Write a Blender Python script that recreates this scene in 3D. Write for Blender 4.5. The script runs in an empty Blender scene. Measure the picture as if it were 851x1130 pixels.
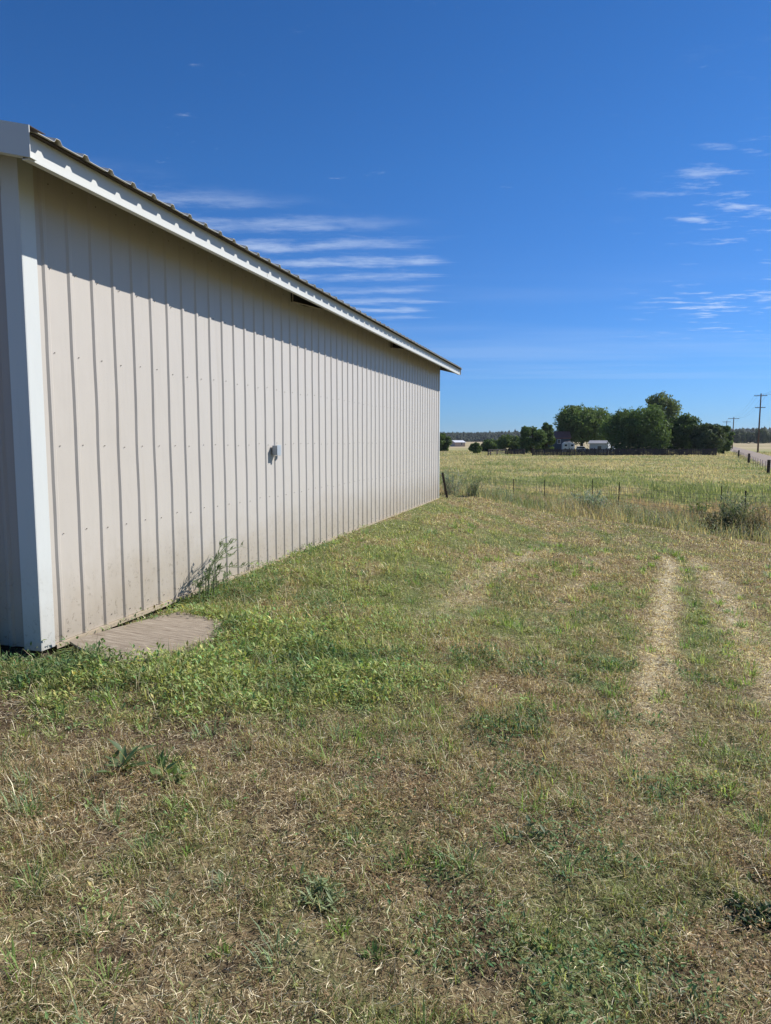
import bpy, bmesh, math, random
import numpy as np
from mathutils import Vector, Matrix, noise as mnoise

random.seed(7); rng = np.random.default_rng(11)
S = bpy.context.scene
COL = S.collection
R_ = math.radians

# ------------------------------------------------------------------ camera
CAMZ = 1.345
ALPHA = R_(15.95); PITCH = R_(5.783); FPX = 785.0
cam_d = bpy.data.cameras.new('camera'); cam = bpy.data.objects.new('camera', cam_d); COL.objects.link(cam)
cam_d.sensor_fit = 'VERTICAL'; cam_d.sensor_height = 36.0; cam_d.lens = FPX / 1130 * 36
cam_d.clip_start = 0.05; cam_d.clip_end = 20000
cam.location = (0, 0, CAMZ); cam.rotation_euler = (R_(90) - PITCH, 0, ALPHA)
S.camera = cam

# ------------------------------------------------------------------ light
SUN_DIR = Vector((1.0, 0.85, 1.02)).normalized()
EL = math.asin(SUN_DIR.z); AZ = math.atan2(SUN_DIR.x, SUN_DIR.y)
sd = bpy.data.lights.new('sun', 'SUN'); sd.energy = 5.0; sd.angle = R_(0.53); sd.color = (1.0, 0.955, 0.88)
sun = bpy.data.objects.new('sun', sd); COL.objects.link(sun)
sun.rotation_euler = SUN_DIR.to_track_quat('Z', 'Y').to_euler()
S.view_settings.view_transform = 'Standard'; S.view_settings.look = 'None'
S.view_settings.gamma = 1.0; S.view_settings.exposure = 0.42

W = bpy.data.worlds.new('World'); S.world = W; W.use_nodes = True
wt = W.node_tree; wt.nodes.clear()
def wn(t, **k):
    n = wt.nodes.new(t)
    for a, b in k.items(): setattr(n, a, b)
    return n
def wl(a, b): wt.links.new(a, b)
def wm(op, a, b=None, c=None, clamp=False):
    n = wn('ShaderNodeMath', operation=op, use_clamp=clamp)
    for i, v in enumerate((a, b, c)):
        if v is None: continue
        if isinstance(v, (int, float)): n.inputs[i].default_value = v
        else: wl(v, n.inputs[i])
    return n.outputs[0]
sky = wn('ShaderNodeTexSky', sky_type='NISHITA', sun_disc=False)
sky.sun_elevation = EL; sky.sun_rotation = AZ; sky.altitude = 600; sky.air_density = 1.0; sky.dust_density = 0.25; sky.ozone_density = 2.2
SKY_STR = 0.072
tint = wn('ShaderNodeMix', data_type='RGBA', blend_type='MULTIPLY'); tint.inputs[0].default_value = 1.0
wl(sky.outputs[0], tint.inputs[6]); tc = wn('ShaderNodeTexCoord')
sep = wn('ShaderNodeSeparateXYZ'); wl(tc.outputs['Generated'], sep.inputs[0])
tr_ = wn('ShaderNodeValToRGB'); wl(sep.outputs[2], tr_.inputs[0])      # clear dry air: deeper blue aloft
e_ = tr_.color_ramp.elements; e_.new(0.12); e_.new(0.34)
for i_, (p_, c_) in enumerate(((0.0, (0.29, 0.53, 1.0)), (0.12, (0.285, 0.57, 1.0)), (0.34, (0.255, 0.60, 1.0)), (0.60, (0.205, 0.545, 0.93)))):
    e_[i_].position = p_; e_[i_].color = (*c_, 1)
gain = wn('ShaderNodeMix', data_type='RGBA', blend_type='MULTIPLY'); gain.inputs[0].default_value = 1.0
wl(tr_.outputs[0], gain.inputs[6]); gain.inputs[7].default_value = (1.18, 1.19, 1.22, 1)
wl(gain.outputs[2], tint.inputs[7])
zc = wm('MAXIMUM', sep.outputs[2], 0.02)
px = wm('DIVIDE', sep.outputs[0], zc); py = wm('DIVIDE', sep.outputs[1], zc)
ca, sa = math.cos(ALPHA), math.sin(ALPHA)
fw = wm('ADD', wm('MULTIPLY', px, -sa), wm('MULTIPLY', py, ca))      # distance on the cloud layer, northish
lt = wm('ADD', wm('MULTIPLY', px, ca), wm('MULTIPLY', py, sa))       # sideways on the cloud layer
comb = wn('ShaderNodeCombineXYZ'); wl(lt, comb.inputs[0]); wl(fw, comb.inputs[1])
def wnoise(scale, sx, sy, detail=4, rough=0.55, off=0.0):
    mp = wn('ShaderNodeMapping'); wl(comb.outputs[0], mp.inputs[0]); mp.inputs['Scale'].default_value = (sx, sy, 1); mp.inputs['Location'].default_value = (off, off * 1.7, off)
    n = wn('ShaderNodeTexNoise'); n.inputs['Scale'].default_value = scale; n.inputs['Detail'].default_value = detail; n.inputs['Roughness'].default_value = rough
    wl(mp.outputs[0], n.inputs[0]); return n.outputs[0]
def smooth(v, a, b):
    n = wn('ShaderNodeMapRange', interpolation_type='SMOOTHSTEP'); wl(v, n.inputs[0])
    n.inputs[1].default_value = a; n.inputs[2].default_value = b; return n.outputs[0]
warp = wm('SUBTRACT', wnoise(1.0, 1.0, 0.6, 2), 0.5)
ph = wm('ADD', fw, wm('MULTIPLY', warp, 0.22))
ph = wm('ADD', ph, wm('MULTIPLY', lt, 0.06))
band = wm('SINE', wm('MULTIPLY', wm('ADD', ph, -3.30), 2 * math.pi / 0.375))
rowv = smooth(wnoise(1.0, 0.9, 1.3, 2, 0.5, 9.0), 0.30, 0.62)
bsharp = smooth(wm('ADD', band, wm('MULTIPLY', wm('SUBTRACT', wnoise(2.6, 1.5, 3.0, 8, 0.70), 0.5), 6.5)), -1.2, 2.8)
reg = wm('MULTIPLY', smooth(wm('SUBTRACT', fw, wm('MULTIPLY', wm('ADD', lt, 0.45), 0.6)), 2.9, 3.6), wm('SUBTRACT', 1.0, smooth(fw, 5.6, 6.5)))
edge = wm('ADD', wm('MULTIPLY', wm('SUBTRACT', wnoise(1.3, 0.5, 3.0, 4, 0.6, 3.0), 0.5), 1.1), lt)
reg = wm('MULTIPLY', reg, wm('SUBTRACT', 1.0, smooth(edge, 0.12, 0.36)))
reg = wm('MULTIPLY', reg, smooth(edge, -1.9, -0.8))
cA = wm('MULTIPLY', wm('MULTIPLY', wm('MULTIPLY', bsharp, reg), 0.50), wm('ADD', 0.35, wm('MULTIPLY', rowv, 0.75)))
# small broken puffs on the right
n1 = wnoise(3.0, 1.0, 2.0, 7, 0.66, 7.3)
n2 = wnoise(0.55, 1.0, 1.0, 2, 0.5, 2.1)
pm = smooth(wm('ADD', n1, wm('MULTIPLY', wm('SUBTRACT', n2, 0.5), 0.5)), 0.545, 0.76)
rr = wm('DIVIDE', lt, fw)
regB = wm('MULTIPLY', smooth(wm('ADD', rr, wm('MULTIPLY', wm('SUBTRACT', n2, 0.5), 0.3)), 0.30, 0.50), wm('SUBTRACT', 1.0, smooth(fw, 6.0, 8.0)))
regB = wm('MULTIPLY', regB, smooth(fw, 1.4, 3.6))
cB = wm('MULTIPLY', wm('MULTIPLY', pm, regB), 0.6)
n3 = wnoise(4.2, 1.0, 1.5, 8, 0.70, 33.0)
cC = wm('MULTIPLY', wm('MULTIPLY', smooth(n3, 0.64, 0.80), wm('MULTIPLY', smooth(fw, 1.2, 1.8), wm('SUBTRACT', 1.0, smooth(fw, 3.0, 3.6)))), 0.30)
cB = wm('MAXIMUM', cB, cC)
# very thin veil low down on the right
veil = wm('MULTIPLY', wm('MULTIPLY', smooth(wnoise(0.5, 0.35, 1.2, 4, 0.5, 5.0), 0.45, 0.75), wm('MULTIPLY', smooth(fw, 3.5, 5.5), wm('SUBTRACT', 1.0, smooth(fw, 9, 16)))), 0.13)
cm = wm('ADD', wm('MAXIMUM', cA, cB), veil, clamp=True)
cm = wm('MULTIPLY', cm, smooth(sep.outputs[2], 0.02, 0.06))
mixc = wn('ShaderNodeMix', data_type='RGBA'); wl(cm, mixc.inputs[0]); wl(tint.outputs[2], mixc.inputs[6]); mixc.inputs[7].default_value = (8.0, 9.2, 11.0, 1)
bg = wn('ShaderNodeBackground'); bg.inputs[1].default_value = SKY_STR; wl(mixc.outputs[2], bg.inputs[0])
wo = wn('ShaderNodeOutputWorld'); wl(bg.outputs[0], wo.inputs[0])

# ------------------------------------------------------------------ helpers
def smst(a, b, x):
    t = np.clip((x - a) / (b - a), 0, 1); return t * t * (3 - 2 * t)
_tab = np.random.default_rng(5).random((257, 257)).astype(np.float64)
def vnoise(x, y):
    xi = np.floor(x).astype(int); yi = np.floor(y).astype(int); fx = x - xi; fy = y - yi
    fx = fx * fx * (3 - 2 * fx); fy = fy * fy * (3 - 2 * fy)
    a = _tab[xi % 256, yi % 256]; b = _tab[(xi + 1) % 256, yi % 256]; c = _tab[xi % 256, (yi + 1) % 256]; d = _tab[(xi + 1) % 256, (yi + 1) % 256]
    return (a * (1 - fx) + b * fx) * (1 - fy) + (c * (1 - fx) + d * fx) * fy
def fbm(x, y, s=1.0, o=4, off=0.0):
    x = np.asarray(x, float) * s + off + 100; y = np.asarray(y, float) * s + off * 1.3 + 100
    r = 0; a = 0.5; t = 0
    for i in range(o):
        r = r + a * vnoise(x, y); t += a; x = x * 2.03 + 11.7; y = y * 2.03 + 5.1; a *= 0.5
    return r / t
FIELD = -1.655
def rim(x): return 17.6 - 0.45 * np.clip(x, -3, 40) - 0.05 * np.clip(x, 0, 5) ** 2 + 0.0 * x
def height(x, y, micro=True):
    x = np.asarray(x, float); y = np.asarray(y, float)
    lawn = -0.02 - 0.062 * np.clip(x + 3.3, 0, 7) - 0.010 * np.clip(y - 7, 0, 12)
    lawn = lawn - 0.03 * smst(3.6, 1.0, y)
    lawn = lawn - 0.20 * smst(-3.0, -1.0, x) * smst(4.5, 8.0, y)
    t = np.clip((y - rim(x)) / 17.0, 0, 1)
    # the pad also falls away far left and far right
    tl = np.clip((-14 - x) / 12, 0, 1); tr = np.clip((x - 9) / 14, 0, 1)
    t = np.maximum(np.maximum(t, tl), tr)
    k = 1 - (1 - t) ** 1.6
    k = k * smst(0, 0.06, t)
    z = lawn * (1 - k) + FIELD * k
    if micro:
        D = np.hypot(x, y); f = 1 - smst(30, 55, D)
        z = z + f * (0.05 * (fbm(x, y, 0.7, 3) - 0.5) + 0.045 * (fbm(x, y, 5.0, 4, 9.0) - 0.5))
        bump = (0.10 + 0.10 * (fbm(x, y, 1.2, 3, 19.0) - 0.5)) * np.exp(-((x + 1.9) / 0.9) ** 2) * smst(6, 9, y) * (1 - smst(13, 16, y))
        z = z + bump
        near_wall = (1 - smst(0.05, 0.5, np.abs(x + 3.3))) * smst(3.3, 3.6, y) * (y < 16.6)
        near_wall = np.maximum(near_wall, (1 - smst(0.0, 0.35, np.abs(y - 3.66))) * (x < -3.3) * (x > -11))
        z = z * (1 - near_wall) + (-0.070 + 0.050 * smst(5.0, 6.5, y)) * near_wall
    return z
def hz(x, y): return float(height(np.array([x]), np.array([y]))[0])
def at(u, D):
    """ground point seen in photo column u at D metres from the viewpoint"""
    r = (u - 425.5) / 789.0; n = math.hypot(1, r)
    return ((r * ca - sa) / n * D, (r * sa + ca) / n * D)
def MPP(D): return D / 789.0       # metres per photo pixel at D

def new_mat(name):
    m = bpy.data.materials.new(name); m.use_nodes = True; m.node_tree.nodes.clear(); return m
class NT:
    def __init__(s, m): s.t = m.node_tree
    def n(s, t, **k):
        q = s.t.nodes.new(t)
        for a, b in k.items(): setattr(q, a, b)
        return q
    def l(s, a, b): s.t.links.new(a, b)
    def out(s, sh): o = s.n('ShaderNodeOutputMaterial'); s.l(sh, o.inputs[0]); return o
    def noise(s, vec, scale, detail=4, rough=0.55, dist=0.0):
        q = s.n('ShaderNodeTexNoise'); q.inputs['Scale'].default_value = scale; q.inputs['Detail'].default_value = detail
        q.inputs['Roughness'].default_value = rough; q.inputs['Distortion'].default_value = dist; s.l(vec, q.inputs[0]); return q.outputs[0]
    def map(s, vec, sc=(1, 1, 1), loc=(0, 0, 0), rot=(0, 0, 0)):
        q = s.n('ShaderNodeMapping'); s.l(vec, q.inputs[0]); q.inputs['Scale'].default_value = sc; q.inputs['Location'].default_value = loc; q.inputs['Rotation'].default_value = rot; return q.outputs[0]
    def ramp(s, f, stops):
        q = s.n('ShaderNodeValToRGB'); s.l(f, q.inputs[0]); e = q.color_ramp.elements
        while len(e) < len(stops): e.new(0.5)
        for el, (p, c) in zip(e, stops): el.position = p; el.color = (c[0], c[1], c[2], 1)
        return q.outputs[0]
    def mix(s, f, a, b, mode='MIX'):
        q = s.n('ShaderNodeMix', data_type='RGBA', blend_type=mode)
        for i, v in ((0, f), (6, a), (7, b)):
            if isinstance(v, (int, float)): q.inputs[i].default_value = v
            elif isinstance(v, tuple): q.inputs[i].default_value = (v[0], v[1], v[2], 1)
            else: s.l(v, q.inputs[i])
        return q.outputs[2]
    def m(s, op, a, b=None, clamp=False):
        q = s.n('ShaderNodeMath', operation=op, use_clamp=clamp)
        for i, v in enumerate((a, b)):
            if v is None: continue
            if isinstance(v, (int, float)): q.inputs[i].default_value = v
            else: s.l(v, q.inputs[i])
        return q.outputs[0]
    def sm(s, v, a, b):
        q = s.n('ShaderNodeMapRange', interpolation_type='SMOOTHSTEP'); s.l(v, q.inputs[0]); q.inputs[1].default_value = a; q.inputs[2].default_value = b; return q.outputs[0]
    def bump(s, h, strength=0.3, dist=0.01):
        q = s.n('ShaderNodeBump'); q.inputs['Strength'].default_value = strength; q.inputs['Distance'].default_value = dist; s.l(h, q.inputs['Height']); return q.outputs[0]
def bsdf(nt, col, rough=0.6, metal=0.0, normal=None, spec=0.5):
    b = nt.n('ShaderNodeBsdfPrincipled')
    if isinstance(col, tuple): b.inputs['Base Color'].default_value = (col[0], col[1], col[2], 1)
    else: nt.l(col, b.inputs['Base Color'])
    if isinstance(rough, (int, float)): b.inputs['Roughness'].default_value = rough
    else: nt.l(rough, b.inputs['Roughness'])
    b.inputs['Metallic'].default_value = metal; b.inputs['Specular IOR Level'].default_value = spec
    if normal is not None: nt.l(normal, b.inputs['Normal'])
    return b.outputs[0]

def mat_painted(name, col, rough=0.45, var=0.10, dirt=0.0, dirtcol=(0.30, 0.24, 0.16), spec=0.4, panels=False):
    m = new_mat(name); t = NT(m); g = t.n('ShaderNodeNewGeometry').outputs['Position']
    n = t.noise(g, 3.0, 5, 0.6); c = t.mix(t.m('MULTIPLY', n, var * 2), col, tuple(x * 0.75 for x in col))
    fine = t.noise(t.map(g, (14, 14, 1.2)), 1.0, 4, 0.7)
    c = t.mix(t.m('MULTIPLY', t.sm(fine, 0.55, 0.8), 0.16), c, tuple(x * 0.62 for x in col))
    if panels:
        sp = t.n('ShaderNodeSeparateXYZ'); t.l(g, sp.inputs[0])
        pid = t.m('FLOOR', t.m('DIVIDE', t.m('ADD', sp.outputs[1], 0.1), 0.9144))
        wnn = t.n('ShaderNodeTexWhiteNoise', noise_dimensions='1D'); t.l(pid, wnn.inputs['W'])
        c = t.mix(t.m('MULTIPLY', wnn.outputs[0], 0.14), c, tuple(x * 0.80 for x in col))
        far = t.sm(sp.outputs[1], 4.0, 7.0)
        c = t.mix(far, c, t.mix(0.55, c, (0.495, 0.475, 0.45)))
    if dirt > 0:
        sp2 = t.n('ShaderNodeSeparateXYZ'); t.l(g, sp2.inputs[0])
        low = t.m('SUBTRACT', 1.0, t.sm(t.m('ADD', sp2.outputs[2], t.m('MULTIPLY', t.noise(g, 2.2, 5, 0.7), -0.9)), -0.50, 0.30))
        spk = t.sm(t.noise(g, 30, 4, 0.75), 0.57, 0.66)
        run = t.m('MULTIPLY', t.sm(t.noise(t.map(g, (9, 9, 0.35)), 1.0, 4, 0.7), 0.60, 0.78), 0.20)
        c = t.mix(run, c, dirtcol)
        c = t.mix(t.m('MULTIPLY', low, dirt), c, dirtcol)
        c = t.mix(t.m('MULTIPLY', t.m('MULTIPLY', low, spk), dirt), c, (0.12, 0.10, 0.07))
    t.out(bsdf(t, c, rough, 0.0, t.bump(t.noise(t.map(g, (1, 1.6, 0.45)), 2.2, 3), 0.45, 0.016), spec)); return m
def mat_plain(name, col, rough=0.7, var=0.3, scale=4.0, metal=0.0, stretch=(1, 1, 1), bump=0.2, spec=0.3):
    m = new_mat(name); t = NT(m); g = t.n('ShaderNodeTexCoord').outputs['Object']
    n = t.noise(t.map(g, stretch), scale, 5, 0.65)
    c = t.mix(t.sm(n, 0.3, 0.75), col, tuple(x * (1 - var) for x in col))
    t.out(bsdf(t, c, rough, metal, t.bump(n, bump, 0.01), spec)); return m
def mat_leafy(name, trans=0.35, rough=0.55, attr='Col', spec=0.25):
    m = new_mat(name); t = NT(m)
    a = t.n('ShaderNodeAttribute', attribute_name=attr)
    p = bsdf(t, a.outputs['Color'], rough, 0.0, None, spec)
    tr = t.n('ShaderNodeBsdfTranslucent'); t.l(t.mix(1.0, a.outputs['Color'], (1.25, 1.3, 0.7), 'MULTIPLY'), tr.inputs[0])
    mx = t.n('ShaderNodeMixShader'); mx.inputs[0].default_value = trans; t.l(p, mx.inputs[1]); t.l(tr.outputs[0], mx.inputs[2])
    t.out(mx.outputs[0]); return m

M = {}
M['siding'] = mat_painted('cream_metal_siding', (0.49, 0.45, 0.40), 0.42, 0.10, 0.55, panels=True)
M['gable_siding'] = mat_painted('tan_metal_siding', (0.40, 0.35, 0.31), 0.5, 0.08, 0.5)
M['trim'] = mat_painted('white_metal_trim', (0.57, 0.59, 0.575), 0.42, 0.05, 0.35)
M['fascia'] = mat_painted('white_fascia', (0.56, 0.57, 0.545), 0.42, 0.08)
M['flash'] = mat_painted('base_flashing', (0.55, 0.48, 0.38), 0.5, 0.2, 0.6)
M['roof'] = mat_painted('roof_sheet', (0.60, 0.58, 0.52), 0.4, 0.2)
M['screw'] = mat_plain('screw_steel', (0.24, 0.21, 0.18), 0.5, 0.5, 90, 0.0)
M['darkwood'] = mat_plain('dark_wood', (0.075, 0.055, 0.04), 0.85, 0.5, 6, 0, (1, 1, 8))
M['gap_shade'] = mat_plain('painted_gap_shade', (0.02, 0.018, 0.016), 0.9)  # near black standing in for the shade inside the eave openings
M['galv'] = mat_plain('grey_box_metal', (0.30, 0.34, 0.38), 0.45, 0.25, 20, 0.3)
M['galvlid'] = mat_plain('pale_cover_metal', (0.44, 0.49, 0.54), 0.4, 0.15, 30, 0.2)
M['leaf'] = mat_leafy('leaf', 0.30)
M['blade'] = mat_leafy('grass_blade', 0.42, 0.6)
M['straw'] = mat_leafy('dry_grass', 0.35, 0.8, spec=0.1)
M['tree'] = mat_leafy('tree_leaf', 0.33, 0.7, spec=0.15)
M['bark'] = mat_plain('bark', (0.085, 0.06, 0.042), 0.9, 0.5, 3, 0, (1, 1, 0.2), 0.6)
M['pole'] = mat_plain('pole_wood', (0.17, 0.115, 0.085), 0.85, 0.4, 5, 0, (1, 1, 0.1))
M['post'] = mat_plain('rusty_steel_post', (0.055, 0.045, 0.038), 0.8, 0.5, 12)
M['wire'] = mat_plain('rusty_wire', (0.27, 0.24, 0.20), 0.7, 0.3, 10)
M['fencewood'] = mat_plain('weathered_fence_boards', (0.060, 0.050, 0.052), 0.9, 0.5, 2.0, 0, (6, 6, 1))

def link(name, me, mat=None, parent=None):
    o = bpy.data.objects.new(name, me); COL.objects.link(o)
    if mat is not None:
        for m in (mat if isinstance(mat, (list, tuple)) else [mat]): me.materials.append(m)
    if parent is not None: o.parent = parent
    return o
def tag(o, label=None, cat=None, group=None, kind=None):
    if label: o['label'] = label
    if cat: o['category'] = cat
    if group: o['group'] = group
    if kind: o['kind'] = kind
    return o
def thing(name, label, cat, loc=(0, 0, 0), rz=0.0, group=None):
    o = bpy.data.objects.new(name, None); COL.objects.link(o); o.location = loc; o.rotation_euler = (0, 0, rz); o.empty_display_size = 0.2
    return tag(o, label, cat, group)
def np_mesh(name, V, F, colors=None, smooth=False, midx=None):
    V = np.asarray(V, np.float32); F = np.asarray(F, np.int32); k = F.shape[1]
    me = bpy.data.meshes.new(name)
    me.vertices.add(len(V)); me.vertices.foreach_set('co', V.ravel())
    me.loops.add(F.size); me.loops.foreach_set('vertex_index', F.ravel())
    me.polygons.add(len(F)); me.polygons.foreach_set('loop_start', np.arange(0, F.size, k, dtype=np.int32))
    try: me.polygons.foreach_set('loop_total', np.full(len(F), k, np.int32))
    except Exception: pass
    if smooth: me.polygons.foreach_set('use_smooth', np.ones(len(F), bool))
    if midx is not None: me.polygons.foreach_set('material_index', np.asarray(midx, np.int32))
    if colors is not None:
        at_ = me.color_attributes.new('Col', 'FLOAT_COLOR', 'POINT')
        c = np.ones((len(V), 4), np.float32); c[:, :3] = colors; at_.data.foreach_set('color', c.ravel())
    me.update(calc_edges=True); me.validate(); return me
class MB:
    def __init__(s): s.v = []; s.f = []; s.mi = []
    def add(s, vs, fs, mi=0):
        b = len(s.v); s.v += [tuple(v) for v in vs]; s.f += [tuple(i + b for i in f) for f in fs]; s.mi += [mi] * len(fs); return s
    def box(s, c, d, rz=0.0, mi=0, tilt=None):
        x, y, z = d[0] / 2, d[1] / 2, d[2] / 2
        vs = [Vector((a * x, b * y, c_ * z)) for c_ in (-1, 1) for a, b in ((-1, -1), (1, -1), (1, 1), (-1, 1))]
        m = Matrix.Rotation(rz, 3, 'Z')
        if tilt is not None: m = m @ tilt
        vs = [m @ v + Vector(c) for v in vs]
        return s.add(vs, [(3, 2, 1, 0), (4, 5, 6, 7), (0, 1, 5, 4), (1, 2, 6, 5), (2, 3, 7, 6), (3, 0, 4, 7)], mi)
    def bb(s, x0, x1, y0, y1, z0, z1, mi=0): return s.box(((x0 + x1) / 2, (y0 + y1) / 2, (z0 + z1) / 2), (x1 - x0, y1 - y0, z1 - z0), 0, mi)
    def tube(s, pts, radii, n=8, mi=0, cap=True):
        pts = [Vector(p) for p in pts]
        if isinstance(radii, (int, float)): radii = [radii] * len(pts)
        rings = []; b = len(s.v)
        for i, p in enumerate(pts):
            d = (pts[min(i + 1, len(pts) - 1)] - pts[max(i - 1, 0)]).normalized()
            up = Vector((0, 0, 1)) if abs(d.z) < 0.95 else Vector((1, 0, 0))
            a = d.cross(up).normalized(); c = d.cross(a).normalized()
            for k in range(n):
                t = 2 * math.pi * k / n; s.v.append(tuple(p + (a * math.cos(t) + c * math.sin(t)) * radii[i]))
        for i in range(len(pts) - 1):
            for k in range(n):
                k2 = (k + 1) % n; s.f.append((b + i * n + k, b + (i + 1) * n + k, b + (i + 1) * n + k2, b + i * n + k2)); s.mi.append(mi)
        if cap:
            s.f.append(tuple(b + k for k in range(n))); s.mi.append(mi)
            s.f.append(tuple(b + (len(pts) - 1) * n + k for k in reversed(range(n)))); s.mi.append(mi)
        return s
    def build(s, name, mat, parent=None, bevel=0.0, smooth=False):
        me = bpy.data.meshes.new(name); me.from_pydata(s.v, [], s.f); me.update()
        bm = bmesh.new(); bm.from_mesh(me); bmesh.ops.recalc_face_normals(bm, faces=bm.faces)
        bm.to_mesh(me); bm.free()
        o = link(name, me, mat, parent)
        if len(set(s.mi)) > 1: me.polygons.foreach_set('material_index', s.mi)
        if smooth: me.polygons.foreach_set('use_smooth', [True] * len(me.polygons))
        if bevel > 0:
            md = o.modifiers.new('bevel', 'BEVEL'); md.width = bevel; md.segments = 2; md.limit_method = 'ANGLE'
        return o

# ------------------------------------------------------------------ masks over the lawn
TR_A = ([0, 2.0, 3.5, 4.1, 5.1, 6.8, 9.4, 11.5, 12.8, 14.2, 16], [-0.2, 0.05, .25, .36, .47, .67, .97, 1.24, 1.1, 0.4, -1.2])
TR_C = ([0, 3.0, 5.36, 7, 10.3, 12.3, 14, 16], [0.9, 1.05, 1.26, 1.42, 1.73, 1.73, 1.2, -0.2])
TR_B = ([0, 2.5, 4.2, 6.6, 9.8, 12.8, 15], [-1.7, -1.55, -1.48, -1.3, -1.05, -.5, -1.2])
TR_E = ([0, 3.0, 5.2, 7.5, 10.5, 13.2, 15], [-0.6, -0.55, -0.45, -0.25, 0.05, 0.4, -0.6])
def trk(x, y, T, w):
    c = np.interp(y, T[0], T[1]) + 0.10 * (fbm(x * 0 + y, y, 1.1, 3, 4.0) - 0.5)
    return np.exp(-((x - c) / w) ** 2)
def masks(x, y):
    """dry, lush, bare, trackness in 0..1"""
    n1 = fbm(x, y, 0.9, 4, 1.0); n2 = fbm(x, y, 2.7, 4, 20.0); n3 = fbm(x, y, 7.0, 3, 33.0)
    wob = (fbm(x, y, 1.6, 3, 8.0) - 0.5)
    tA = trk(x, y, TR_A, 0.13) * smst(2.6, 5.0, y) * (0.80 + 0.7 * n3)
    tC = trk(x, y, TR_C, 0.20) * smst(2.5, 6.0, y) * (0.50 + 0.8 * n3)
    tB = trk(x, y, TR_B, 0.20) * smst(4.5, 7, y) * 0.50 * (0.5 + n2)
    tE = trk(x, y, TR_E, 0.16) * smst(5.5, 8, y) * 0.35 * (0.5 + n2)
    fade = 1 - 0.85 * smst(11.0, 13.2, y)
    track = np.clip(np.maximum(np.maximum(tA * 0.95, tC * 0.85), np.maximum(tB, tE)) * fade * (0.65 + 0.7 * fbm(x, y, 2.0, 3, 71.0)), 0, 1)
    # lush weeds in front of the corner and along the wall foot
    edge = 2.60 + 0.34 * np.clip(x + 3.4, -3, 4) + 0.75 * wob
    lush = smst(edge - 0.1, edge + 0.45, y + 0.5 * (n3 - 0.5)) * (1 - smst(-1.45, -0.75, x + 1.0 * wob)) * (1 - smst(4.5, 6.4, y + 1.6 * wob))
    lush = np.maximum(lush, (1 - smst(0.15, 0.6 + 0.3 * wob, x + 3.38)) * smst(4.6, 5.0, y) * (1 - smst(8, 12, y)) * smst(0.40, 0.55, fbm(x * 0, y, 1.3, 2, 61.0)) * 0.8)
    lush2 = smst(0.50, 0.66, n2 + 0.10 * smst(0.2, -1.5, x)) * 0.6 * smst(2.8, 4.0, y) * (1 - smst(8, 13, y))
    lush = lush * (0.62 + 0.38 * smst(0.38, 0.56, fbm(x, y, 1.9, 4, 66.0)))
    lush = np.clip(np.maximum(lush, lush2 * (1 - track)), 0, 1)
    bare = np.exp(-((y - (edge - 0.12)) / 0.26) ** 2) * (1 - smst(-1.9, -0.9, x)) * (0.55 + 0.9 * n2)
    bare = np.maximum(bare, smst(0.62, 0.72, n3 * 0.5 + n2 * 0.5) * (1 - smst(3.0, 5.0, y)) * 0.8)
    dry = 0.50 + 0.9 * (n1 - 0.5) + 1.0 * (n2 - 0.5) + 0.20 * (1 - smst(2.2, 5.5, y)) - 0.06
    dry = dry - 0.22 * smst(4.0, 6.0, y) * (1 - smst(14, 18, y)) * (x < 0.4)
    dry = dry * (1 - 0.8 * lush) + 0.75 * track
    dry = dry + 0.45 * smst(0.50, 0.64, fbm(x * 1.6, y * 0.8, 1.3, 4, 81.0)) * smst(3.0, 4.5, y) * (1 - 0.5 * lush) * (x < 1)
    dry = dry + 0.07 * smst(3.5, 5, y) * (1 - lush)
    mid = np.exp(-((x - 0.5 * (np.interp(y, TR_A[0], TR_A[1]) + np.interp(y, TR_C[0], TR_C[1]))) / 0.16) ** 2) * smst(5, 7, y) * (1 - smst(11.5, 13, y))
    dry = dry - 0.35 * mid
    dry = dry + 0.25 * smst(0.9, 2.2, x) * smst(3, 8, y)
    return np.clip(dry, 0, 1), lush, np.clip(bare, 0, 1), track

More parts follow.
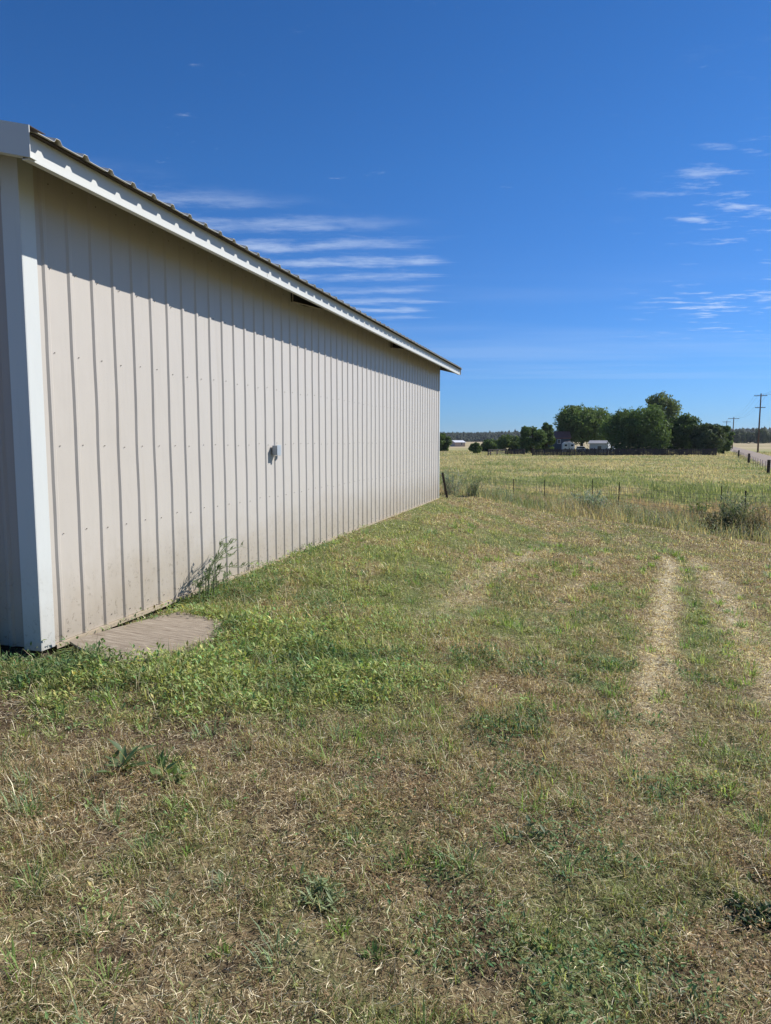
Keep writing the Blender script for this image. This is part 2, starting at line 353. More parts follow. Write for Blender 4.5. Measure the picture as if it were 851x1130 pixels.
# ------------------------------------------------------------------ ground sheet
def build_ground():
    rings = np.concatenate([[0.15], np.geomspace(0.4, 60, 330), np.geomspace(63, 3300, 60)])
    fov = np.arange(-48, 48.01, 0.30); rest = np.arange(50, 310, 4.0)
    ang = np.radians(np.concatenate([fov, rest])); na = len(ang); nr = len(rings)
    d = ang[None, :] - ALPHA
    X = rings[:, None] * np.sin(d); Y = rings[:, None] * np.cos(d)
    Z = height(X, Y)
    V = np.stack([X, Y, Z], -1).reshape(-1, 3)
    i = np.arange(nr - 1)[:, None] * na; j = np.arange(na)[None, :]; j2 = (j + 1) % na
    F = np.stack([i + j, i + j2, i + na + j2, i + na + j], -1).reshape(-1, 4)[:, ::-1]
    c = len(V); V = np.vstack([V, [[0, 0, hz(0, 0)]]])
    dry, lush, bare, track = masks(V[:, 0], V[:, 1])
    colr = np.stack([dry, track, np.maximum(bare, 0)], -1)
    me = np_mesh('ground', V, F, colr, True)
    bm = bmesh.new(); bm.from_mesh(me); bm.verts.ensure_lookup_table()
    for k in range(na): bm.faces.new((bm.verts[k], bm.verts[(k + 1) % na], bm.verts[c])) 
    bmesh.ops.recalc_face_normals(bm, faces=bm.faces); bm.to_mesh(me); bm.free()
    m = new_mat('ground_soil_and_thatch'); t = NT(m)
    g = t.n('ShaderNodeNewGeometry').outputs['Position']; sp = t.n('ShaderNodeSeparateXYZ'); t.l(g, sp.inputs[0])
    a = t.n('ShaderNodeAttribute', attribute_name='Col'); s3 = t.n('ShaderNodeSeparateColor'); t.l(a.outputs['Color'], s3.inputs[0])
    nf = t.noise(g, 55, 5, 0.7); nm = t.noise(g, 9, 5, 0.65); nl = t.noise(g, 0.9, 4, 0.6)
    soil = t.ramp(nf, [(0.30, (0.030, 0.021, 0.014)), (0.5, (0.085, 0.060, 0.038)), (0.74, (0.22, 0.165, 0.11))])
    thatch = t.ramp(t.m('ADD', t.m('MULTIPLY', nf, 0.6), t.m('MULTIPLY', nm, 0.4)), [(0.34, (0.055, 0.038, 0.022)), (0.5, (0.20, 0.15, 0.085)), (0.7, (0.46, 0.38, 0.22))])
    green = t.ramp(nf, [(0.3, (0.030, 0.042, 0.014)), (0.55, (0.14, 0.16, 0.06)), (0.75, (0.26, 0.27, 0.12))])
    c = t.mix(t.sm(s3.outputs[0], 0.15, 0.75), green, thatch)
    c = t.mix(t.m('MULTIPLY', s3.outputs[1], 0.85), c, t.mix(nf, (0.36, 0.32, 0.22), (0.66, 0.60, 0.44)))
    c = t.mix(s3.outputs[2], c, soil)
    # pasture: patchy green and straw beyond the pad
    np1 = t.noise(t.map(g, (1, 1.0, 1)), 0.10, 6, 0.62, 0.4); np2 = t.noise(g, 0.018, 4, 0.6); np3 = t.noise(g, 1.3, 5, 0.7)
    pf = t.m('ADD', t.m('ADD', t.m('MULTIPLY', np1, 0.5), t.m('MULTIPLY', np2, 0.25)), t.m('MULTIPLY', np3, 0.25))
    past = t.ramp(pf, [(0.36, (0.16, 0.18, 0.065)), (0.48, (0.27, 0.265, 0.11)), (0.58, (0.40, 0.345, 0.18)), (0.68, (0.50, 0.41, 0.25))])
    dist = t.n('ShaderNodeVectorMath', operation='LENGTH'); t.l(g, dist.inputs[0])
    c = t.mix(t.sm(dist.outputs['Value'], 18, 30), c, past)
    stub = t.ramp(np2, [(0.35, (0.33, 0.27, 0.15)), (0.6, (0.42, 0.35, 0.21))])
    # far stubble fields across the road and behind the homestead
    c = t.mix(t.sm(dist.outputs['Value'], 215, 300), c, stub)
    t.out(bsdf(t, c, 0.95, 0, t.bump(t.m('ADD', nf, t.m('MULTIPLY', nm, 1.5)), 0.6, 0.02), 0.1))
    o = link('ground', me, m); tag(o, kind='structure'); return o
build_ground()

# ------------------------------------------------------------------ blades
def inside_building(x, y, m=0.0): return (x < -3.37 + m) & (x > -10.8) & (y > 3.70 - m) & (y < 16.34)
BOARD = [(-3.285, 3.86), (-2.74, 3.60), (-2.56, 3.86), (-2.47, 4.30), (-2.66, 4.78), (-3.08, 4.86)]
def in_poly(x, y, P, grow=0.0):
    cx = sum(p[0] for p in P) / len(P); cy = sum(p[1] for p in P) / len(P)
    Q = [(cx + (p[0] - cx) * (1 + grow), cy + (p[1] - cy) * (1 + grow)) for p in P]
    r = np.zeros(x.shape, bool); j = len(Q) - 1
    for i in range(len(Q)):
        xi, yi = Q[i]; xj, yj = Q[j]
        if yi != yj:
            r ^= ((yi > y) != (yj > y)) & (x < (xj - xi) * (y - yi) / (yj - yi) + xi)
        j = i
    return r
def blades(name, P, H, Wd, az, lean, bend, colr, mat, parent=None, droop=None):
    n = len(P); d = np.stack([np.sin(az), np.cos(az)], -1); s = np.stack([np.cos(az + 0.0), -np.sin(az)], -1)
    def pt(f):
        a = lean + bend * f       # angle from vertical
        r = H * f * np.sin(a); z = H * f * np.cos(a)
        return np.column_stack([P[:, 0] + d[:, 0] * r, P[:, 1] + d[:, 1] * r, P[:, 2] + z])
    side = np.column_stack([s[:, 0], s[:, 1], np.zeros(n)]) * (Wd / 2)[:, None]
    b = pt(0.0); m_ = pt(0.55); t = pt(1.0)
    V = np.empty((n, 5, 3), np.float32)
    V[:, 0] = b - side * 0.8; V[:, 1] = b + side * 0.8; V[:, 2] = m_ + side; V[:, 3] = m_ - side; V[:, 4] = t
    i = np.arange(n, dtype=np.int32)[:, None] * 5
    F = np.concatenate([i + [0, 1, 2], i + [0, 2, 3], i + [3, 2, 4]], 0)
    C = np.repeat(colr[:, None, :], 5, 1).reshape(-1, 3)
    return link(name, np_mesh(name, V.reshape(-1, 3), F, C), mat, parent)
def flat_blades(name, P, L, Wd, az, tilt, colr, mat):
    n = len(P); d = np.column_stack([np.sin(az) * np.cos(tilt), np.cos(az) * np.cos(tilt), np.sin(tilt)])
    roll = rng.uniform(-0.9, 0.9, n)
    s = np.column_stack([np.cos(az) * np.cos(roll), -np.sin(az) * np.cos(roll), np.sin(roll)]) * (Wd / 2)[:, None]
    k = rng.normal(0, 0.12, n)[:, None] * np.column_stack([np.cos(az), -np.sin(az), np.zeros(n)]) * L[:, None]
    a = P - d * (L / 2)[:, None]; m_ = P + k; t = P + d * (L / 2)[:, None]
    V = np.empty((n, 6, 3), np.float32)
    V[:, 0] = a - s; V[:, 1] = a + s; V[:, 2] = m_ + s; V[:, 3] = m_ - s; V[:, 4] = t + s * 0.5; V[:, 5] = t - s * 0.5
    i = np.arange(n, dtype=np.int32)[:, None] * 6
    F = np.concatenate([i + [0, 1, 2, 3], i + [3, 2, 4, 5]], 0)
    return link(name, np_mesh(name, V.reshape(-1, 3), F, np.repeat(colr[:, None, :], 6, 1).reshape(-1, 3)), mat)
def leaves(name, P, L, Wd, az, tilt, colr, mat, parent=None, fold=0.25):
    n = len(P); d = np.column_stack([np.sin(az) * np.cos(tilt), np.cos(az) * np.cos(tilt), np.sin(tilt)])
    s = np.column_stack([np.cos(az), -np.sin(az), np.zeros(n)])
    up = np.cross(s, d); up *= np.sign(up[:, 2:3] + 1e-6)
    V = np.empty((n, 4, 3), np.float32)
    V[:, 0] = P; V[:, 1] = P + d * (L * .5)[:, None] + s * (Wd / 2)[:, None] + up * (Wd * fold)[:, None]
    V[:, 2] = P + d * L[:, None]; V[:, 3] = P + d * (L * .5)[:, None] - s * (Wd / 2)[:, None] + up * (Wd * fold)[:, None]
    i = np.arange(n, dtype=np.int32)[:, None] * 4
    F = np.concatenate([i + [0, 1, 2], i + [0, 2, 3]], 0)
    return link(name, np_mesh(name, V.reshape(-1, 3), F, np.repeat(colr[:, None, :], 4, 1).reshape(-1, 3)), mat, parent)
def lerp(a, b, t): return np.asarray(a) * (1 - t[:, None]) + np.asarray(b) * t[:, None]
def sample(n, D0, D1, cap=4.0, half=40.0):
    """positions with even density to `cap` metres, thinning as 1/D^2 beyond"""
    A1 = (min(cap, D1) ** 2 - D0 ** 2) / 2 / cap ** 2 if D0 < cap else 0
    A2 = math.log(D1 / max(cap, D0)) if D1 > cap else 0
    k = rng.random(n) * (A1 + A2)
    D = np.where(k < A1, np.sqrt(D0 ** 2 + 2 * cap ** 2 * np.minimum(k, A1)), max(cap, D0) * np.exp(np.maximum(k - A1, 0)))
    a = np.radians(rng.uniform(-half, half, n)) - ALPHA
    return D * np.sin(a), D * np.cos(a), D
def keep_lawn(x, y, fuzz=0.6):
    r = rim(x) + fuzz * (fbm(x, y, 1.5, 3, 50.0) - 0.5) * 2
    ok = (y < r) & ~inside_building(x, y, 0.015)
    inb = in_poly(x, y, BOARD, -0.10 + 0.0)
    return ok & ~inb
STRAW = [(0.66, 0.55, 0.36), (0.48, 0.36, 0.22), (0.84, 0.76, 0.55), (0.26, 0.17, 0.10), (0.36, 0.24, 0.14)]
GREEN = [(0.21, 0.245, 0.085), (0.30, 0.33, 0.13), (0.39, 0.395, 0.18), (0.13, 0.165, 0.06)]
def pick(pal, n, jit=0.34):
    c = np.array(pal)[rng.integers(0, len(pal), n)]
    return c * (1 + rng.normal(0, jit, (n, 1))).clip(0.5, 1.6)

def lawn():
    # 1 upright blades, green and dry mixed
    n = 1150000; x, y, D = sample(n, 1.1, 26); ok = keep_lawn(x, y)
    dry, lush, bare, track = masks(x, y)
    cl = fbm(x, y, 6.0, 3, 60.0)
    gap = smst(0.40, 0.52, fbm(x, y, 11.0, 3, 77.0)) * 0.8 + 0.2
    ok &= rng.random(n) < (1 - 0.75 * bare) * (1 - 0.55 * track) * np.clip(0.25 + 2.0 * (cl - 0.25), 0.10, 1) * gap
    x, y, D, dry, lush, track, cl = [q[ok] for q in (x, y, D, dry, lush, track, cl)]; n = len(x)
    wallf = np.clip(np.minimum(1, np.maximum(np.abs(x + 3.36), (y < 3.7) * (3.72 - y)) / 0.45), 0.3, 1)
    isdry = rng.random(n) < np.clip(dry * 1.05 - 0.05, 0.04, 0.95)
    col = np.where(isdry[:, None], pick(STRAW, n), pick(GREEN, n))
    bright = fbm(x, y, 0.5, 2, 70)[:, None]
    col = col * np.where(isdry[:, None], 1, 0.75 + 0.6 * bright)
    H = rng.gamma(4, 0.25, n) * (0.029 + 0.040 * lush + 0.016 * (cl > 0.55)) * np.where(isdry, 1.15, 1.0) * (1 - 0.4 * track) * wallf
    H = np.clip(H, 0.015, 0.20) * (1 + 0.2 * smst(6, 16, D))
    Wd = np.maximum(rng.uniform(0.0012, 0.0032, n) * np.where(isdry, 0.7, 1.2), D * 0.00050)
    P = np.column_stack([x, y, height(x, y) - 0.004])
    lean = np.abs(rng.normal(0.25, 0.35, n)); bend = rng.uniform(0.1, 1.1, n)
    az = rng.uniform(0, 2 * np.pi, n)
    for nm, msk, mt in (('green_lawn_grass', ~isdry, M['blade']), ('dry_lawn_grass', isdry, M['straw'])):
        o = blades(nm, P[msk], H[msk], Wd[msk], az[msk], lean[msk], bend[msk], col[msk], mt); tag(o, kind='stuff')
        tag(o, {'green_lawn_grass': 'short green grass blades mixed through the mown lawn', 'dry_lawn_grass': 'dry straw coloured grass standing through the mown lawn'}[nm], 'grass')
    # 2 thatch and clippings lying flat
    n = 900000; x, y, D = sample(n, 1.1, 26); ok = keep_lawn(x, y); dry, lush, bare, track = masks(x, y)
    ok &= rng.random(n) < (0.25 + 0.75 * dry + 0.3 * track) * (1 - 0.55 * bare) * (1 - 0.5 * lush)
    x, y, D, dry, lush, track = [q[ok] for q in (x, y, D, dry, lush, track)]; n = len(x)
    slope = smst(-0.6, -2.0, x) * smst(6, 9, y)
    gr = rng.random(n) < (0.30 * (1 - dry) + 0.4 * slope)
    col = np.where(gr[:, None], pick([(0.36, 0.38, 0.20), (0.50, 0.51, 0.31), (0.24, 0.27, 0.12)], n), pick([(0.60, 0.50, 0.33), (0.42, 0.32, 0.20), (0.24, 0.165, 0.10), (0.80, 0.71, 0.52), (0.15, 0.10, 0.065)], n)) * (1 + 0.30 * track)[:, None]
    L = rng.gamma(2.4, 0.0095, n).clip(0.006, 0.11); Wd = np.maximum(rng.uniform(0.0009, 0.0026, n), D * 0.00052)
    z = height(x, y) + rng.exponential(0.010, n) * (1 - 0.55 * track) + 0.001
    o = flat_blades('cut_grass_thatch', np.column_stack([x, y, z]), L * (1 + D * 0.015), Wd, rng.uniform(0, 6.283, n), rng.normal(0.1, 0.28, n), col, M['straw'])
    tag(o, 'tan cut grass clippings lying over the lawn', 'thatch', kind='stuff')
    # 3 little broad leaves: clover, dock seedlings, crumbled dead leaves
    n = 420000; x, y, D = sample(n, 1.1, 24); ok = keep_lawn(x, y); dry, lush, bare, track = masks(x, y)
    pl = fbm(x, y, 3.4, 4, 90.0)
    wgt = np.clip(lush * 1.1 + smst(0.56, 0.68, pl) * 0.7 * (1 - track), 0.02, 1)
    brownp = smst(0.52, 0.62, fbm(x, y, 1.4, 3, 15.0)) * (1 - smst(2.6, 4.5, y))
    u = rng.random(n); ok &= u < np.maximum(wgt, 0.55 * brownp)
    ok &= ~((x > -3.9) & (x < -3.2) & (y > 3.45) & (y < 4.9) & (rng.random(n) < 0.85))
    x, y, D, lush, wgt, brownp, pl = [q[ok] for q in (x, y, D, lush, wgt, brownp, pl)]; n = len(x)
    br = rng.random(n) < brownp * (1 - lush) * 0.9
    clump = fbm(x, y, 4.5, 3, 40.0)
    top = 0.02 + lush * np.clip(0.22 * (clump - 0.30), 0, 0.2) + 0.02 * wgt
    z = height(x, y) + rng.random(n) ** 0.8 * top
    dk = smst(0.4, 0.6, fbm(x, y, 1.3, 3, 25.0))
    g1 = lerp((0.35, 0.41, 0.15), (0.15, 0.225, 0.09), dk)
    g1 = g1 * (1 + rng.normal(0, 0.28, (n, 1))).clip(0.4, 1.9); g1[:, 0] *= (1 + rng.normal(0, 0.2, n)).clip(0.6, 1.6)
    col = np.where(br[:, None], pick([(0.34, 0.22, 0.115), (0.48, 0.33, 0.18), (0.18, 0.115, 0.065)], n), g1)
    L = np.where(br, rng.uniform(0.006, 0.016, n), rng.uniform(0.012, 0.04, n) * (0.7 + 0.6 * lush)); L = np.maximum(L, D * 0.0022)
    Wd = L * np.where(br, 0.7, rng.uniform(0.22, 0.5, n))
    o = leaves('low_broadleaf_weeds', np.column_stack([x, y, z]), L, Wd, rng.uniform(0, 6.283, n), rng.normal(0.35, 0.5, n), col, M['leaf'])
    tag(o, 'low leafy weeds spreading through the grass by the shed corner', 'weeds', kind='stuff')
    # 4 longer stems flopped over in the lush part and scattered stalks
    n = 52000; x, y, D = sample(n, 1.1, 22, 5.0); ok = keep_lawn(x, y); dry, lush, bare, track = masks(x, y)
    ok &= rng.random(n) < np.clip(0.05 + lush, 0, 1)
    x, y, D, lush = [q[ok] for q in (x, y, D, lush)]; n = len(x)
    g = rng.random(n) < 0.25 + 0.6 * lush
    col = np.where(g[:, None], pick([(0.27, 0.33, 0.14), (0.38, 0.43, 0.21), (0.18, 0.25, 0.10)], n), pick(STRAW[:3], n))
    H = rng.uniform(0.05, 0.15, n) * (0.75 + 0.6 * lush)
    o = blades('long_flopped_grass', np.column_stack([x, y, height(x, y)]), H, np.maximum(rng.uniform(0.0015, 0.0035, n), D * 0.0007), rng.uniform(0, 6.283, n), np.abs(rng.normal(0.5, 0.4, n)), rng.uniform(0.2, 1.4, n), col, M['straw'])
    tag(o, 'long flopped grass stems among the shorter lawn', 'grass', kind='stuff')
lawn()
def tufts():
    # small bright tufts of regrowth dotted over the stubble
    r = np.random.default_rng(31); k = 620; cx, cy, D = sample(k, 1.3, 13, 5.0); m = 34
    s = r.uniform(0.5, 1.35, k) * (1 + 0.04 * D)
    x = np.repeat(cx, m) + r.normal(0, 0.022, k * m) * np.repeat(s, m); y = np.repeat(cy, m) + r.normal(0, 0.022, k * m) * np.repeat(s, m); DD = np.repeat(D, m)
    az = np.arctan2(x - np.repeat(cx, m), y - np.repeat(cy, m)) + r.normal(0, 0.5, k * m)
    base = np.array([(0.22, 0.33, 0.09), (0.30, 0.38, 0.13), (0.15, 0.25, 0.08), (0.25, 0.34, 0.18)])[r.integers(0, 4, k)]
    col = np.repeat(base, m, 0) * (1 + r.normal(0, 0.2, (k * m, 1))).clip(0.5, 1.6); H = r.uniform(0.03, 0.085, k * m) * np.repeat(s, m); Wd = np.maximum(r.uniform(0.0025, 0.0055, k * m), DD * 0.0008)
    ok = keep_lawn(x, y)
    o = blades('regrowth_tufts', np.column_stack([x, y, height(x, y) - 0.003])[ok], H[ok], Wd[ok], az[ok], np.abs(r.normal(0.3, 0.3, k * m))[ok], r.uniform(0.1, 0.8, k * m)[ok], col[ok], M['blade'])
    tag(o, 'small bright green tufts of regrown grass dotted over the stubble', 'grass', kind='stuff')
tufts()

def field():
    # rank grass on the bank, tall to about half a metre
    n = 800000; x, y, D = sample(n, 13, 200, 30.0, 36)
    r = rim(x) + 0.6 * (fbm(x, y, 1.5, 3, 50.0) - 0.5) * 2
    on_road = np.abs(road_off(x, y)) < 2.2
    ok = (y > r - 0.1) & (x > -60) & ~on_road & ~(inside_building(x, y, 0.1))
    ok &= ~((x < -3.3) & (y < 16.8))
    c1 = fbm(x, y, 0.45, 4, 3.0); c2 = fbm(x, y, 0.10, 4, 13.0); c3 = fbm(x, y * 0.6, 1.5, 3, 5.0)
    edge_in = y - r
    ok &= rng.random(n) < np.clip(0.25 + 2.2 * (c3 - 0.3), 0.2, 1)
    x, y, D, c1, c2, c3, edge_in = [q[ok] for q in (x, y, D, c1, c2, c3, edge_in)]; n = len(x)
    beyond = smst(24, 34, D)
    zb = D + 10 * (c2 - 0.5) + 6 * (c1 - 0.5)
    gp = np.exp(-((x - at(772, 45)[0]) / 2.4) ** 2 - ((y - at(772, 45)[1]) / 4.0) ** 2)
    dryp = np.clip(0.46 - 0.8 * gp + 2.3 * (c1 - 0.5) + 2.6 * (c2 - 0.5) + 1.6 * (fbm(x * 0.5, y, 0.22, 4, 57.0) - 0.5) + 0.42 * smst(19, 22, zb) * (1 - smst(33, 37, zb)) - 0.26 * smst(36, 40, zb) * (1 - smst(58, 66, zb)) + 0.22 * smst(66, 75, zb) + 0.08 * smst(100, 120, zb), 0.06, 0.94)
    isdry = rng.random(n) < dryp
    pinkish = (smst(18, 21, D) * (1 - smst(33, 38, D)))[:, None] * isdry[:, None]
    silver = (rng.random(n) < 0.25 * (1 - smst(20, 30, D)) + 0.05) & ~isdry
    col = np.where(isdry[:, None], pick([(0.62, 0.52, 0.345), (0.52, 0.41, 0.28), (0.70, 0.61, 0.43), (0.44, 0.33, 0.235)], n, 0.12), pick([(0.24, 0.28, 0.125), (0.31, 0.34, 0.17), (0.18, 0.225, 0.10), (0.39, 0.40, 0.215)], n, 0.12))
    col = col * (1 - pinkish * np.array([0.12, 0.22, 0.18]))
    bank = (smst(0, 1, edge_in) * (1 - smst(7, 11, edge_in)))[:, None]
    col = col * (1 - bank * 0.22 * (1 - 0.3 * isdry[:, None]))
    col[silver] = pick([(0.24, 0.29, 0.22), (0.32, 0.36, 0.28)], int(silver.sum()), 0.1)
    H = rng.gamma(5, 0.2, n) * (0.13 + 0.10 * smst(0, 1.0, edge_in) * (1 - smst(9, 14, edge_in)) + 0.16 * smst(0.42, 0.6, c1) + 0.08 * smst(0.45, 0.6, c3)) * smst(-0.3, 1.8, edge_in + 0.25) * (1 - 0.5 * smst(34, 60, D)) + 0.035
    H = H.clip(0.04, 0.65)
    Wd = np.maximum(rng.uniform(0.002, 0.0045, n), D * 0.00055)
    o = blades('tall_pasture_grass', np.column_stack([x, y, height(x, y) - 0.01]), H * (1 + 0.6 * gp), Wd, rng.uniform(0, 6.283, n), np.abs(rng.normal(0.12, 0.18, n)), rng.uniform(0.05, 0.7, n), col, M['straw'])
    pass
    tag(o, 'tall uncut straw and green grass filling the pasture beyond the lawn', 'grass', kind='stuff')
    # leafy rank weeds along the foot of the bank, in front of and through the wire fence
    n = 330000; x, y, D = sample(n, 14, 36, 30.0, 36); r = rim(x)
    cw = fbm(x, y, 0.55, 4, 31.0); e = y - r
    w = smst(0.44, 0.57, cw + 0.06 * smst(0, 4, x)) * smst(0.2, 1.2, e) * (1 - smst(6, 10, e) * 0.9)
    ok = (rng.random(n) < w) & ~((x < -3.2) & (y < 16.9))
    x, y, D, cw, e = [q[ok] for q in (x, y, D, cw, e)]; n = len(x)
    z = height(x, y) + rng.random(n) ** 0.9 * (0.10 + 1.9 * np.clip(cw - 0.46, 0, 0.26) * (0.7 + 0.6 * fbm(x, y, 2.5, 2, 12.0)))
    kind = fbm(x, y, 0.35, 3, 44.0); kk = rng.random(n) < smst(0.42, 0.58, kind)
    col = np.where(kk[:, None], pick([(0.25, 0.30, 0.20), (0.34, 0.38, 0.27), (0.17, 0.22, 0.13)], n), pick([(0.30, 0.24, 0.16), (0.22, 0.22, 0.11), (0.40, 0.33, 0.22)], n))
    L = rng.uniform(0.025, 0.07, n)
    o = leaves('rank_weeds', np.column_stack([x, y, z]), L, L * 0.35, rng.uniform(0, 6.283, n), rng.normal(0.5, 0.5, n), col, M['leaf'])
    tag(o, 'grey green and brown rank weeds tangled at the foot of the wire fence', 'weeds', kind='stuff')
# road geometry: near edge at (15.6,70) heading away to the right
RP = np.array([19.8, 76.0]); RD = np.array([27.5, 190.0]); RD = RD / np.linalg.norm(RD); RN = np.array([RD[1], -RD[0]])
def road_off(x, y): return (x - RP[0]) * RN[0] + (y - RP[1]) * RN[1]
field()

# ------------------------------------------------------------------ road
def build_road():
    mb = MB(); s0, s1, k = -60, 330, 60; vs = []; cross = [(-2.6, 0.005), (-1.9, 0.06), (0, 0.10), (1.9, 0.06), (2.6, 0.005)]
    for i in range(k + 1):
        s = s0 + (s1 - s0) * i / k
        for w, z in cross:
            ww = w + 0.25 * (mnoise.noise(Vector((s * 0.15, w, 0))) if abs(w) > 1 else 0)
            p = RP + RD * s + RN * ww; vs.append((p[0], p[1], FIELD + z))
    fs = [(i * 5 + j, i * 5 + j + 1, (i + 1) * 5 + j + 1, (i + 1) * 5 + j) for i in range(k) for j in range(4)]
    mb.add(vs, fs)
    m = new_mat('gravel_road'); t = NT(m); g = t.n('ShaderNodeNewGeometry').outputs['Position']
    n = t.noise(g, 0.6, 6, 0.7); c = t.ramp(n, [(0.3, (0.22, 0.18, 0.15)), (0.7, (0.36, 0.30, 0.25))]); t.out(bsdf(t, c, 0.95, 0, t.bump(t.noise(g, 14, 4), 0.4, 0.02), 0.1))
    tag(mb.build('road', m), kind='structure')
build_road()

# ------------------------------------------------------------------ hills and far wood
def build_hills():
    m = new_mat('hill_scrub'); t = NT(m); g = t.n('ShaderNodeNewGeometry').outputs['Position']
    c = t.ramp(t.noise(g, 0.02, 5, 0.6), [(0.35, (0.030, 0.045, 0.022)), (0.65, (0.075, 0.085, 0.04))]); t.out(bsdf(t, c, 0.95, spec=0.1))
    us = np.linspace(-350, 1500, 150); rows = []
    prof = lambda u: (18 + 2 * math.sin(u * 0.009 + 1.0) + 3 * mnoise.noise(Vector((u * 0.02, 0, 0))) - 3 * max(0, min(1, (u - 560) / 150)) + 6 * max(0, min(1, (u - 700) / 120)))
    vs = []
    for q, (D, f) in enumerate(((1180, -0.02), (1250, 0.35), (1400, 0.8), (1600, 1.0), (1900, 0.9))):
        for u in us:
            a = math.atan((u - 425.5) / 789); x = D * math.sin(a - ALPHA); y = D * math.cos(a - ALPHA)
            z = FIELD + prof(u) * 0.82 * f + (3 * mnoise.noise(Vector((x * 0.01, y * 0.01, 0))) if f > 0.1 else 0); vs.append((x, y, z))
    n = len(us); fs = [(r * n + i, r * n + i + 1, (r + 1) * n + i + 1, (r + 1) * n + i) for r in range(4) for i in range(n - 1)]
    o = MB().add(vs, fs).build('hills', m, smooth=True); tag(o, kind='structure')
    # forest on the ridge: clumps of conifer and oak crowns
    N = 15000; V = []; F = []; C = []
    r = np.random.default_rng(3)
    for i in range(N):
        u = r.uniform(380, 1000); k = r.random(); D = 1185 + 420 * k ** 1.3
        f = float(np.interp(D, (1180, 1250, 1400, 1600), (0, 0.35, 0.8, 1.0)))
        a = math.atan((u - 425.5) / 789); x = D * math.sin(a - ALPHA); y = D * math.cos(a - ALPHA)
        z = FIELD + prof(u) * 0.82 * f + 3 * mnoise.noise(Vector((x * 0.01, y * 0.01, 0))) - 1.5
        con = r.random() < 0.45; h = (r.uniform(5, 10) if con else r.uniform(3.5, 7)) * (1.3 if r.random() < 0.06 else 1); w = h * (r.uniform(0.2, 0.3) if con else r.uniform(0.4, 0.6))
        b = len(V); ns = 6; lev = [(0.08, 0.7), (0.35, 1.0), (0.7, 0.55 if con else 0.9)]
        for lz, lw in lev:
            for s in range(ns):
                t_ = 2 * math.pi * s / ns + r.random(); ww = w * lw * r.uniform(0.75, 1.2); V.append((x + ww * math.cos(t_), y + ww * math.sin(t_), z + h * lz))
        V.append((x, y, z + h))
        for L in range(2):
            for s in range(ns):
                s2 = (s + 1) % ns; F.append((b + L * ns + s, b + L * ns + s2, b + (L + 1) * ns + s2)); F.append((b + L * ns + s, b + (L + 1) * ns + s2, b + (L + 1) * ns + s))
        for s in range(ns): F.append((b + 2 * ns + s, b + 2 * ns + (s + 1) % ns, b + 3 * ns))
        g = r.uniform(0.6, 1.5); c = np.array((0.026, 0.042, 0.022) if con else (0.042, 0.060, 0.026)) * g
        C += [c] * (3 * ns + 1)
    o = link('ridge_forest', np_mesh('ridge_forest', V, F, np.array(C)), M['tree']); tag(o, 'dark wooded ridge along the horizon behind the homestead', 'forest', kind='stuff')
build_hills()

